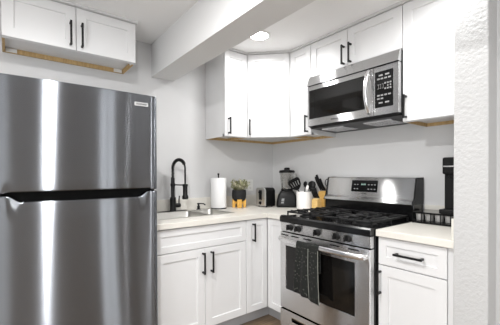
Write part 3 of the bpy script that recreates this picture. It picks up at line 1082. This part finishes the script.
for y in (-1.485, -1.500, -1.517):
    b.box((-0.3840, y-0.0045, 1.834), (-0.3830, y+0.0045, 1.837)); b.box((-0.3840, y-0.0045, 1.806), (-0.3830, y+0.0045, 1.809))
    b.box((-0.3840, y-0.005, 1.806), (-0.3830, y-0.003, 1.837))
b.build('clock_digits', MT['key'], cpn)
# underside with filters and lamp cover
b = MB()
b.prism([(-0.378, MZ0+0.003), (-0.345, MZ0-0.012), (-0.02, MZ0-0.024), (-0.02, MZ0-0.0005), (-0.345, MZ0-0.0005)], 'y', MY1+0.006, MY0-0.006)
un = b.build('underside', MT['blackp'], t)
b = MB()
for y in (-1.05, -1.43):
    b = MB()
    b.box((-0.305, y-0.105, MZ0-0.026), (-0.100, y+0.105, MZ0-0.010))
    for k in range(9): b.box((-0.30+0.022*k, y-0.10, MZ0-0.028-0.0008*0), (-0.292+0.022*k, y+0.10, MZ0-0.010))
    b.build('filter', MT['chrome'], un, 'grey grease filters under the microwave')

# ------------------------------------------------------------------ sink, faucet, soap pump
b = MB()
def bowl(x0, x1, y0, y1, zt, zb, r=0.035, th=0.0015):
    def rr(x0, x1, y0, y1, r, z, n=6):
        pts = []
        for cx_, cy_, a0 in ((x1-r, y1-r, 0), (x0+r, y1-r, PI/2), (x0+r, y0+r, PI), (x1-r, y0+r, 1.5*PI)):
            for k in range(n+1):
                a = a0+PI/2*k/n
                pts.append(Vector((cx_+r*math.cos(a), cy_+r*math.sin(a), z)))
        return pts
    R = [rr(x0-0.002, x1+0.002, y0-0.002, y1+0.002, r, zt), rr(x0, x1, y0, y1, r, zt-0.004), rr(x0+0.006, x1-0.006, y0+0.006, y1-0.006, r, zb+0.03), rr(x0+0.03, x1-0.03, y0+0.03, y1-0.03, r*0.8, zb)]
    V = [[b.bm.verts.new(p) for p in q_] for q_ in R]
    n = len(V[0])
    for A, B in zip(V, V[1:]):
        for k in range(n): b._f((A[k], A[(k+1) % n], B[(k+1) % n], B[k]), True)
    b._f(V[-1])
t = thing('kitchen_sink', 'stainless double-bowl sink set into the countertop', 'sink', ((SX0+SX1)/2, (SY0+SY1)/2, CZ0-0.18))
SD = -1.080
bowl(SX0+0.004, SD-0.012, SY0+0.004, SY1-0.004, CZ1+0.0015, 0.72)
bowl(SD+0.012, SX1-0.004, SY0+0.004, SY1-0.004, CZ1+0.0015, 0.74)
b.box((SD-0.009, SY0+0.010, CZ0-0.03), (SD+0.009, SY1-0.010, CZ1+0.0012), 0.003)
b.build('bowl', MT['sink'], t)
b = MB()
for x in ((SX0+SD)/2, (SD+SX1)/2):
    b = MB()
    b.lathe((x, (SY0+SY1)/2, 0.7205 if x < SD else 0.7405), [(0, 0.001), (0.025, 0.001), (0.028, 0.003), (0.042, 0.003), (0.044, 0.0005)], 24)
    b.build('drain', MT['chrome'], t)
# rim of the sink resting on the worktop edge
b = MB()
rw = 0.010
b.cells([SX0-rw, SX0+0.006, SX1-0.006, SX1+rw], [SY0-rw, SY0+0.006, SY1-0.006, SY1+rw], lambda x, y: not (SX0+0.006 < x < SX1-0.006 and SY0+0.006 < y < SY1-0.006), CZ1, CZ1+0.0028, 0.001)
b.build('rim', MT['sink'], t)

FXP, FYP = -1.222, -0.060
t = thing('faucet', 'tall matte black spring-neck faucet standing behind the sink', 'faucet', (FXP, FYP, CZ1))
MB().box((FXP-0.13, FYP-0.026, CZ1), (FXP+0.13, FYP+0.026, CZ1+0.006), 0.0025).build('deck_plate', MT['black'], t)
b = MB()
b.lathe((FXP, FYP, CZ1+0.006), [(0, 0), (0.028, 0), (0.028, 0.004), (0.026, 0.010), (0.026, 0.115), (0.018, 0.122), (0.0165, 0.125), (0.0165, 0.285), (0.013, 0.292), (0, 0.292)], 24)
b.build('mast', MT['black'], t)
SA = Vector((0.25, -1, 0)).normalized()     # the neck leans over the bowl
R_ = 0.082
base_ = Vector((FXP, FYP, 0))
arc = [base_+Z*(1.19+0.0)]
ctrl = []
for i in range(41):
    k = i/40
    if k < 0.2: p = base_ + Z*(1.20+0.085*(k/0.2))
    else:
        a = PI*(k-0.2)/0.8*1.02
        p = base_ + SA*(R_-R_*math.cos(a)) + Z*(1.285+R_*0.95*math.sin(a))
    ctrl.append(p)
ctrl.append(ctrl[-1]-Z*0.05)
ctrl.append(ctrl[-1]-Z*0.085)
b = MB()
b.tube(ctrl, 0.0075, 12)
b.build('hose', MT['black'], t)
# helical spring round the hose
b = MB()
def samp(f):
    x = f*(len(ctrl)-3)
    i = min(int(x), len(ctrl)-2)
    return ctrl[i].lerp(ctrl[i+1], x-i), (ctrl[i+1]-ctrl[i]).normalized()
hel = []
TURNS = 34
n_ = TURNS*10
side_ = SA.cross(Z)
for i in range(n_+1):
    f = 0.86*i/n_
    p, tg = samp(f)
    e2 = side_.cross(tg).normalized()
    a = 2*PI*TURNS*f
    hel.append(p + side_*0.0125*math.cos(a) + e2*0.0125*math.sin(a))
b.tube(hel, 0.0028, 6)
b.build('spring', MT['black'], t)
sp = base_ + SA*(2*R_)
b = MB()
b.lathe((sp.x, sp.y, 1.03), [(0, 0.002), (0.021, 0), (0.0255, 0.004), (0.0255, 0.026), (0.0195, 0.036), (0.0195, 0.120), (0.013, 0.128), (0, 0.128)], 22)
b.build('spray_head', MT['black'], t)
b = MB()
b.cyl(base_+Z*1.148, sp+Z*1.148, 0.0055, 12)
b.lathe((FXP, FYP, 1.136), [(0.0165, 0), (0.0205, 0), (0.0205, 0.024), (0.0165, 0.024)], 22)
b.lathe((sp.x, sp.y, 1.138), [(0.019, 0), (0.0225, 0), (0.0225, 0.018), (0.019, 0.018)], 22)
b.build('support_arm', MT['black'], t)
b = MB()
b.cyl((FXP+0.015, FYP, CZ1+0.052), (FXP+0.068, FYP, CZ1+0.052), 0.019, 20)
b.tube([(FXP+0.056, FYP, CZ1+0.062), (FXP+0.056, FYP-0.002, CZ1+0.10), (FXP+0.058, FYP-0.006, CZ1+0.135)], 0.0052, 10)
b.build('lever', MT['black'], t)

SPX, SPY = -0.975, -0.066
t = thing('soap_dispenser', 'black soap pump with short spout between faucet and paper towel', 'soap dispenser', (SPX, SPY, CZ1))
b = MB()
b.lathe((SPX, SPY, CZ1), [(0, 0), (0.021, 0), (0.021, 0.004), (0.013, 0.008), (0.013, 0.032), (0.008, 0.036), (0.008, 0.050), (0, 0.050)], 20)
b.build('base', MT['black'], t)
b = MB()
b.lathe((SPX, SPY, CZ1+0.048), [(0, 0), (0.014, 0), (0.014, 0.010), (0, 0.013)], 20)
b.tube([(SPX, SPY, CZ1+0.055), (SPX+0.02, SPY-0.06, CZ1+0.056), (SPX+0.025, SPY-0.078, CZ1+0.047)], 0.0055, 10)
b.build('spout', MT['black'], t)

# ------------------------------------------------------------------ paper towel
PX, PY = -0.787, -0.110
t = thing('paper_towel_holder', 'upright black paper towel holder with round base beside the sink', 'paper towel holder', (PX, PY, CZ1))
MB().lathe((PX, PY, CZ1), [(0, 0), (0.075, 0), (0.076, 0.004), (0.072, 0.009), (0, 0.010)], 32).build('base', MT['black'], t)
MB().lathe((PX, PY, CZ1+0.009), [(0, 0), (0.006, 0), (0.006, 0.305), (0.009, 0.310), (0.009, 0.322), (0, 0.325)], 14).build('rod', MT['black'], t)
t = thing('paper_towel_roll', 'full white paper towel roll standing on the black holder', 'paper towel', (PX, PY, CZ1+0.0105))
MB().lathe((PX, PY, CZ1+0.0105), [(0.020, 0), (0.072, 0), (0.074, 0.003), (0.074, 0.275), (0.072, 0.278), (0.020, 0.278), (0.020, 0)], 40).build('paper', MT['paper'], t)
MB().lathe((PX, PY, CZ1+0.0105), [(0.0175, 0.001), (0.0198, 0.001), (0.0198, 0.277), (0.0175, 0.277), (0.0175, 0.001)], 24).build('core', MT['cardboard'], t)

# ------------------------------------------------------------------ potted plant
GX, GY = -0.577, -0.150
t = thing('potted_plant', 'small pale leafy plant in charcoal pot on golden wooden legs', 'plant', (GX, GY, CZ1))
b = MB()
for k in range(4):
    a = PI/4+k*PI/2 + 0.25
    c, s_ = math.cos(a), math.sin(a)
    u_ = Vector((-s_, c, 0)); n_v = Vector((c, s_, 0))
    b.obox((GX, GY, CZ1), u_, n_v, -0.023, 0.023, 0, 0.080, 0.038, 0.066, 0.003)
b.obox((GX, GY, CZ1), Vector((math.cos(.25), math.sin(.25), 0)), Vector((-math.sin(.25), math.cos(.25), 0)), -0.045, 0.045, 0.040, 0.058, -0.045, 0.045)
b.build('stand', MT['stand'], t)
MB().lathe((GX, GY, CZ1+0.060), [(0, 0), (0.038, 0), (0.058, 0.010), (0.069, 0.034), (0.070, 0.075), (0.066, 0.108), (0.061, 0.109), (0.060, 0.100), (0, 0.099)], 32).build('pot', MT['pot'], t)
MB().lathe((GX, GY, CZ1+0.160), [(0, 0.004), (0.04, 0.003), (0.059, 0)], 20).build('soil', MT['soil'], t)
def leaves(n, seed, rmax, lmin, lmax):
    rnd = random.Random(seed)
    b = MB()
    for i in range(n):
        a = rnd.uniform(0, 2*PI)
        tilt = rnd.uniform(0.03, 0.72)
        r0 = rnd.uniform(0, 0.055)
        p = Vector((GX+r0*math.cos(a), GY+r0*math.sin(a), CZ1+0.160))
        L = rnd.uniform(lmin, lmax)
        d = Vector((math.cos(a)*math.sin(tilt), math.sin(a)*math.sin(tilt), math.cos(tilt)))
        b.tube([p, p+d*L*0.6, p+d*L+Vector((d.x, d.y, 0))*0.01], 0.0012, 4)
        sd = d.cross(Z)
        sd = sd.normalized() if sd.length > 1e-3 else X
        for j in range(5):
            f = 0.45+0.55*j/4
            q = p+d*L*f
            tw_ = rnd.uniform(0, 2*PI)
            e = (sd*math.cos(tw_) + d.cross(sd)*math.sin(tw_))
            dirv = (d*0.7+e*0.8).normalized()
            wv = dirv.cross(d).normalized()
            ll, ww = rnd.uniform(0.024, 0.042), rnd.uniform(0.0045, 0.0075)
            tip = q+dirv*ll
            mid = q+dirv*ll*0.5+d*0.003
            v = [b.bm.verts.new(x) for x in (q, mid+wv*ww, tip, mid-wv*ww)]
            b._f(v, True)
    return b
leaves(80, 3, 0.05, 0.020, 0.100).build('foliage', MT['leaf'], t)
leaves(52, 9, 0.05, 0.030, 0.110).build('pale_foliage', MT['leaf2'], t)

# ------------------------------------------------------------------ wall outlet
t = thing('wall_outlet', 'white outlet plate on the wall between plant and toaster', 'outlet', (-0.325, 0, 1.06))
MB().box((-0.362, -0.006, 1.060), (-0.290, -0.0002, 1.178), 0.002).build('plate', MT['plastic_w'], t)
b = MB()
for z in (1.090, 1.148):
    b = MB()
    for x in (-0.333, -0.319): b.box((x-0.0012, -0.0066, z-0.006), (x+0.0012, -0.0058, z+0.006))
    b.build('socket', MT['ink'], t)

# ------------------------------------------------------------------ toaster
t = thing('toaster', 'black and steel toaster in the corner left of the blender', 'toaster', (-0.306, -0.262, CZ1))
TX0, TX1, TY0, TY1 = -0.395, -0.264, -0.330, -0.180
b = MB()
b.prism([(TY0, CZ1+0.008), (TY1, CZ1+0.008), (TY1, CZ1+0.165), (TY1-0.022, CZ1+0.188), (TY0+0.022, CZ1+0.188), (TY0, CZ1+0.165)], 'x', TX0+0.014, TX1, 0.006)
b.build('body', MT['blackp'], t)
b = MB()
b.prism([(TY0+0.004, CZ1+0.010), (TY1-0.002, CZ1+0.010), (TY1-0.002, CZ1+0.166), (TY1-0.022, CZ1+0.190), (TY0+0.024, CZ1+0.190), (TY0+0.004, CZ1+0.166)], 'x', TX0, TX0+0.016, 0.004)
b.build('end_panel', MT['satin'], t, 'polished steel end panel')
b = MB()
b.box((TX0-0.001, -0.279, CZ1+0.070), (TX0+0.004, -0.232, CZ1+0.165), 0.0015)
b.build('lever_slot', MT['gloss'], t)
MB().box((TX0-0.018, -0.268, CZ1+0.140), (TX0-0.0008, -0.243, CZ1+0.152), 0.002).build('lever', MT['blackp'], t)
MB().lathe((TX0+0.001, -0.256, CZ1+0.040), [(0, 0), (0.016, 0), (0.016, 0.008), (0.013, 0.012), (0, 0.012)], 20, (-1, 0, 0)).build('dial', MT['blackp'], t)
b = MB()
for y in (-0.292, -0.254): b.box((TX0+0.03, y, CZ1+0.1865), (TX1-0.02, y+0.024, CZ1+0.1886))
b.build('bread_slot', MT['ink'], t)
b = MB()
for x in (TX0+0.03, TX1-0.03):
    for y in (TY0+0.02, TY1-0.02): MB().cyl((x, y, CZ1), (x, y, CZ1+0.012), 0.008, 12).build('foot', MT['blackp'], t)

# ------------------------------------------------------------------ blender
BX, BY = -0.183, -0.411
t = thing('countertop_blender', 'black blender with clear glass jar beside the white utensil crock', 'blender', (BX, BY, CZ1))
va = math.atan2(-2.6152-BY, -2.3491-BX)        # its front is turned to the room
def rot4(pts, z):
    return [Vector((BX+p[0]*math.cos(va)-p[1]*math.sin(va), BY+p[0]*math.sin(va)+p[1]*math.cos(va), z)) for p in pts]
def rrect(hx, hy, r, n=5):
    out = []
    for sx, sy, a0 in ((1, 1, 0), (-1, 1, PI/2), (-1, -1, PI), (1, -1, 1.5*PI)):
        for k in range(n+1):
            a = a0+PI/2*k/n
            out.append((sx*(hx-r)+r*math.cos(a), sy*(hy-r)+r*math.sin(a)))
    return out
b = MB()
secs = [(0.0, 0.070, 0.098), (0.006, 0.074, 0.102), (0.030, 0.074, 0.102), (0.075, 0.070, 0.098), (0.120, 0.064, 0.086), (0.150, 0.056, 0.068), (0.158, 0.052, 0.060)]
rings = [[b.bm.verts.new(p) for p in rot4(rrect(a, c, 0.025), CZ1+z)] for z, a, c in secs]
for A, B in zip(rings, rings[1:]):
    n = len(A)
    for k in range(n): b._f((A[k], A[(k+1) % n], B[(k+1) % n], B[k]), True)
b._f(rings[0][::-1]); b._f(rings[-1])
b.build('base', MT['blackp'], t)
ubl = Vector((-math.sin(va), math.cos(va), 0)); nbl = Vector((math.cos(va), math.sin(va), 0))
b = MB()
o_ = Vector((BX, BY, CZ1))
pts = []
for z, d0, hw in ((0.040, 0.0735, 0.058), (0.118, 0.0600, 0.044)):
    for f_ in (hw, hw-0.026): pts.append((o_+nbl*d0-ubl*f_+Z*z))
q_ = [pts[0], pts[1], pts[3], pts[2]]
A = [b.bm.verts.new(p+nbl*-0.004) for p in q_]; B = [b.bm.verts.new(p+nbl*0.003) for p in q_]
b._f(A); b._f(B[::-1])
for k in range(4): b._f((A[k], A[(k+1) % 4], B[(k+1) % 4], B[k]))
bmesh.ops.recalc_face_normals(b.bm, faces=list(b.bm.faces))
b.build('front_panel', MT['dim'], t, 'steel front panel with buttons')
b = MB()
for k in range(3): b.obox(o_, ubl, nbl, -0.053+k*0.008, -0.048+k*0.008, 0.052, 0.064, 0.060, 0.0765)
b.build('buttons', MT['blackp'], t)
b = MB()
b.lathe((BX, BY, CZ1+0.158), [(0.052, 0), (0.054, 0.012), (0.068, 0.150), (0.072, 0.176), (0.070, 0.176), (0.066, 0.150), (0.052, 0.014), (0, 0.012)], 32)
b.build('jar', MT['jar'], t, 'clear glass jar')
MB().lathe((BX, BY, CZ1+0.158), [(0.057, -0.004), (0.059, 0), (0.059, 0.018), (0.0555, 0.022), (0.0525, 0.018), (0.0525, -0.004), (0.057, -0.004)], 28).build('collar', MT['blackp'], t)
MB().lathe((BX, BY, CZ1+0.172), [(0, 0), (0.018, 0), (0.014, 0.010), (0.005, 0.028), (0, 0.030)], 12).build('blade_hub', MT['chrome'], t)
b = MB()
b.lathe((BX, BY, CZ1+0.330), [(0, 0.004), (0.070, 0.004), (0.078, 0.006), (0.078, 0.022), (0.070, 0.030), (0.028, 0.034), (0.028, 0.050), (0.020, 0.056), (0, 0.058)], 28)
b.build('lid', MT['blackp'], t)
hd = (ubl*0.9-nbl*0.4).normalized()
b = MB()
b.tube([o_+Z*0.325+hd*0.060, o_+Z*0.325+hd*0.095, o_+Z*0.30+hd*0.108, o_+Z*0.24+hd*0.102, o_+Z*0.205+hd*0.080, o_+Z*0.20+hd*0.055], 0.007, 10, lambda k: (0.008, 0.006))
b.build('handle', MT['jar'], t)

# ------------------------------------------------------------------ utensil crock and utensils
KX, KY = -0.167, -0.626
CR = 0.074
t = thing('utensil_crock', 'round white ceramic crock holding utensils beside the knife block', 'crock', (KX, KY, CZ1))
MB().lathe((KX, KY, CZ1), [(0, 0), (CR-0.004, 0), (CR, 0.004), (CR, 0.156), (CR-0.002, 0.159), (CR-0.006, 0.156), (CR-0.006, 0.012), (0, 0.010)], 36).build('body', MT['ceramic'], t)
lf = Vector((-0.79, 0.61, 0))    # towards the toaster side
def stick(p0, p1, r): return MB().tube([p0, (Vector(p0)+Vector(p1))/2, p1], r, 8)
c0 = Vector((KX, KY, CZ1+0.014))
# slotted turner, the wide black one leaning left
t = thing('slotted_spatula', 'black slotted turner leaning left out of the white crock', 'utensil', c0, 'utensils in the crock')
p0 = c0+Vector((0.036, 0.004, 0)); p1 = c0+lf*0.058+Vector((-0.02, -0.01, 0.172))
stick(p0, p1, 0.005).build('handle', MT['blackp'], t)
dv = (p1-p0).normalized(); wv = Vector((0.61, -0.79, 0)); wv = (wv-dv*wv.dot(dv)).normalized(); nv = wv.cross(dv).normalized()
wv = (rt - dv*rt.dot(dv)).normalized(); nv = wv.cross(dv).normalized()
b = MB()
def blade(b, p, dv, wv, nv, prof, th, slots=()):
    """flat head: prof list of (along, half width); slots are (centre, half width, from, to) gaps"""
    cuts = sorted({-1.0, 1.0, *[c-h for c, h, *_ in slots], *[c+h for c, h, *_ in slots]})
    for (a0, w0), (a1, w1) in zip(prof, prof[1:]):
        for u0, u1 in zip(cuts, cuts[1:]):
            um = (u0+u1)/2; am = (a0+a1)/2
            if any(abs(um-c) < h and f < am < g for c, h, f, g in slots): continue
            vs = []
            for d in (-th, th):
                vs.append([b.bm.verts.new(p+dv*a+wv*u*w+nv*d) for a, u, w in ((a0, u0, w0), (a0, u1, w0), (a1, u1, w1), (a1, u0, w1))])
            b._f(vs[0]); b._f(vs[1][::-1])
            for k in range(4): b._f((vs[0][k], vs[0][(k+1) % 4], vs[1][(k+1) % 4], vs[1][k]))
    bmesh.ops.remove_doubles(b.bm, verts=list(b.bm.verts), dist=1e-5)
    bmesh.ops.recalc_face_normals(b.bm, faces=list(b.bm.faces))
blade(b, p1-dv*0.01, dv, wv, nv, [(0, .012), (.02, .036), (.04, .050), (.085, .058), (.105, .054), (.116, .040)], 0.0018,
      [(-.6, .07, .03, .08), (-.2, .07, .03, .08), (.2, .07, .03, .08), (.6, .07, .03, .08)])
b.build('head', MT['blackp'], t)
# black serving spoon further back
t = thing('serving_spoon', 'black spoon with rounded bowl upright at the middle of the crock', 'utensil', c0, 'utensils in the crock')
p0 = c0+Vector((0.012, 0.028, 0)); p1 = c0+Vector((0.034, 0.020, 0.190))
stick(p0, p1, 0.005).build('handle', MT['blackp'], t)
MB().lathe(p1+Z*0.022, [(0, -0.030), (0.014, -0.024), (0.024, 0), (0.018, 0.022), (0, 0.030)], 16, (0.1, 0, 1), sx=0.45).build('bowl', MT['blackp'], t)
# black ladle on the right
t = thing('soup_ladle', 'black round-ended ladle leaning right over the crock rim', 'utensil', c0, 'utensils in the crock')
p0 = c0+Vector((-0.004, -0.040, 0)); p1 = c0+Vector((0.036, -0.044, 0.175))
stick(p0, p1, 0.005).build('handle', MT['blackp'], t)
MB().lathe(p1+Vector((0.006, -0.006, 0.024)), [(0, -0.042), (0.026, -0.036), (0.045, -0.008), (0.041, 0.024), (0.024, 0.042), (0, 0.047)], 18, (0.3, -0.2, 1), sx=0.55).build('bowl', MT['blackp'], t)
# white spoon in front
t = thing('mixing_spoon', 'white narrow spoon in front of the black ladle in the crock', 'utensil', c0, 'utensils in the crock')
p0 = c0+Vector((-0.030, -0.006, 0)); p1 = c0+Vector((-0.014, -0.046, 0.158))
stick(p0, p1, 0.0045).build('handle', MT['ceramic'], t)
MB().lathe(p1+Z*0.020, [(0, -0.032), (0.012, -0.024), (0.017, 0), (0.013, 0.022), (0, 0.030)], 14, (0.15, -0.2, 1), sx=0.5).build('bowl', MT['ceramic'], t)

# ------------------------------------------------------------------ knife block, knives, scissors
t = thing('knife_block', 'golden wooden knife block standing left of the stove', 'knife block', (-0.13, -0.79, CZ1))
KB0, KB1 = -0.742, -0.838
b = MB()
b.prism([(-0.200, CZ1), (-0.140, CZ1), (-0.140, CZ1+0.112), (-0.200, CZ1+0.096)], 'y', KB0-0.066, KB0, 0.003)
b.build('front_block', MT['bamboo'], t)
b = MB()
b.prism([(-0.1395, CZ1), (-0.065, CZ1), (-0.082, CZ1+0.085), (-0.055, CZ1+0.180), (-0.128, CZ1+0.164), (-0.1395, CZ1+0.120)], 'y', KB1, KB0-0.018, 0.003)
b.build('rear_block', MT['bamboo2'], t)
def knife(p, d, L, w, label):
    p = Vector(p); d = Vector(d).normalized()
    k = thing('kitchen_knife', label, 'knife', p, 'knives in the block')
    wv = (Y*1.0 - d*d.y).normalized(); nv = d.cross(wv)
    MB().tube([p-d*0.004, p+d*0.006], 0.005, 8, lambda f: (w*0.9, w*0.5), flat=tuple(nv)).build('bolster', MT['chrome'], k)
    b = MB()
    pts = [p+d*(0.005+(L-0.005)*i/8)+nv*0.006*math.sin(PI*i/8) for i in range(9)]
    b.tube(pts, w, 10, lambda f: (w*(0.9+0.35*f*f) if f < 0.99 else w*0.7, w*0.62), flat=tuple(nv))
    b.build('handle', MT['blackp'], k)
    return k
front = [(-0.751, 'leftmost steak knife in the lower front row of the wooden block'), (-0.768, 'second steak knife from the left in the block front row'),
         (-0.785, 'third steak knife from the left in the block front row'), (-0.801, 'rightmost steak knife in the lower front row of the wooden block')]
for i, (y, lab) in enumerate(front):
    knife((-0.168, y, CZ1+0.106), (-0.34, 0.16, 1), 0.100, 0.0088, lab)
rear = [(-0.772, 0.140, 'big black knife handle rising from the left end of the tall rear block'),
        (-0.792, 0.158, 'tallest black knife handle standing up from the tall rear block'),
        (-0.812, 0.120, 'black knife handle right of the tallest in the rear block')]
for y, L, lab in rear:
    knife((-0.098, y, CZ1+0.172), (-0.40, 0.22, 1), L, 0.0135, lab)
p = Vector((-0.076, -0.829, CZ1+0.178))
k = thing('kitchen_scissors', 'black kitchen scissors with open finger loops at the right of the knife block', 'scissors', p, None)
dd_ = Vector((-0.12, -0.10, 1)).normalized()
b = MB()
b.tube([p-dd_*0.004, p+dd_*0.035], 0.005, 8)
b.build('shank', MT['chrome'], k)
for off in (-1, 1):
    c = p+dd_*0.066+Y*0.014*off*1.0
    b = MB()
    loop = []
    for i in range(21):
        a = 2*PI*i/20
        loop.append(c + dd_*0.032*math.cos(a) + (Y*0.75+X*-0.3).normalized()*0.0155*math.sin(a))
    b.tube(loop, 0.0042, 8)
    b.build('finger_loop', MT['blackp'], k)

# ------------------------------------------------------------------ coffee corner
DX0, DX1, DY0, DY1 = -0.235, -0.030, -1.640, -1.985
t = thing('pod_drawer', 'low black coffee pod rack with open front under the coffee maker', 'pod rack', (-0.13, -1.81, CZ1))
b = MB()
b.box((DX0, DY1, CZ1+0.066), (DX1, DY0, CZ1+0.074), 0.002)
b.build('top', MT['gloss'], t)
b = MB()
b.box((DX0, DY1, CZ1+0.002), (DX1, DY0, CZ1+0.008))
for y in (DY0-0.004, DY1+0.004): b.box((DX0, y-0.004, CZ1), (DX1, y+0.004, CZ1+0.0655))
b.box((DX1-0.006, DY1, CZ1), (DX1, DY0, CZ1+0.0655))
b.build('frame', MT['blackp'], t)
b = MB()
for z in (CZ1+0.012, CZ1+0.020): b.box((DX0-0.003, DY1, z-0.002), (DX0+0.001, DY0, z+0.002))
for k in range(7):
    y = DY0-0.004-k*(0.337/6)
    b.box((DX0-0.003, y-0.002, CZ1+0.006), (DX0+0.001, y+0.002, CZ1+0.066))
b.build('front_rail', MT['blackp'], t)
pod_labels = ['pale coffee pod at the left end of the black pod rack', 'coffee pod second from the left in the black pod rack',
              'coffee pod third from the left in the black pod rack', 'coffee pod fourth from the left in the black pod rack', 'coffee pod at the right end of the black pod rack']
pod = None
for k in range(5):
    loc = (DX0+0.032, DY0-0.038-k*0.0578, CZ1+0.009)
    if pod is None:
        pod = thing('coffee_pod', pod_labels[0], 'coffee pod', loc, 'coffee pods in the rack')
        MB().lathe(loc, [(0, 0), (0.0195, 0), (0.0215, 0.002), (0.0255, 0.049), (0.0255, 0.0505), (0, 0.0505)], 24).build('cup', MT['podcup'], pod)
        MB().lathe(loc, [(0, 0.0508), (0.0275, 0.0508), (0.0275, 0.0525), (0, 0.053)], 24).build('foil_lid', MT['podlid'], pod)
    else:
        copy_tree(pod, loc, pod_labels[k])
KX0, KX1, KY0, KY1 = -0.215, -0.040, -1.815, -1.975
KZ = CZ1+0.0745
t = thing('coffee_maker', 'black single-serve coffee maker on the pod rack beside the end wall', 'coffee maker', (-0.12, -1.9, KZ))
b = MB()
b.box((KX0-0.018, KY1, KZ), (KX1, KY0+0.014, KZ+0.028), 0.006)
b.build('base', MT['blackp'], t)
b = MB()
b.box((-0.195, KY1+0.004, KZ+0.028), (KX1, KY0-0.004, KZ+0.270), 0.006)
b.build('column', MT['blackp'], t)
b = MB()
b.box((KX0-0.002, KY1, KZ+0.245), (KX1, KY0+0.002, KZ+0.350), 0.010)
hd_ = b.build('brew_head', MT['blackp'], t)
b = MB()
b.box((KX0-0.0045, KY1+0.01, KZ+0.290), (KX0-0.001, KY0-0.006, KZ+0.298), 0.001)
b.build('trim_band', MT['chrome'], hd_, 'bright band across the brew head')
MB().box((KX0+0.012, KY1+0.03, KZ+0.222), (-0.19, KY0-0.03, KZ+0.246), 0.006).build('spout', MT['blackp'], t)
MB().box((KX0-0.010, KY1+0.01, KZ+0.028), (-0.196, KY0-0.01, KZ+0.034), 0.002).build('drip_tray', MT['gloss'], t)
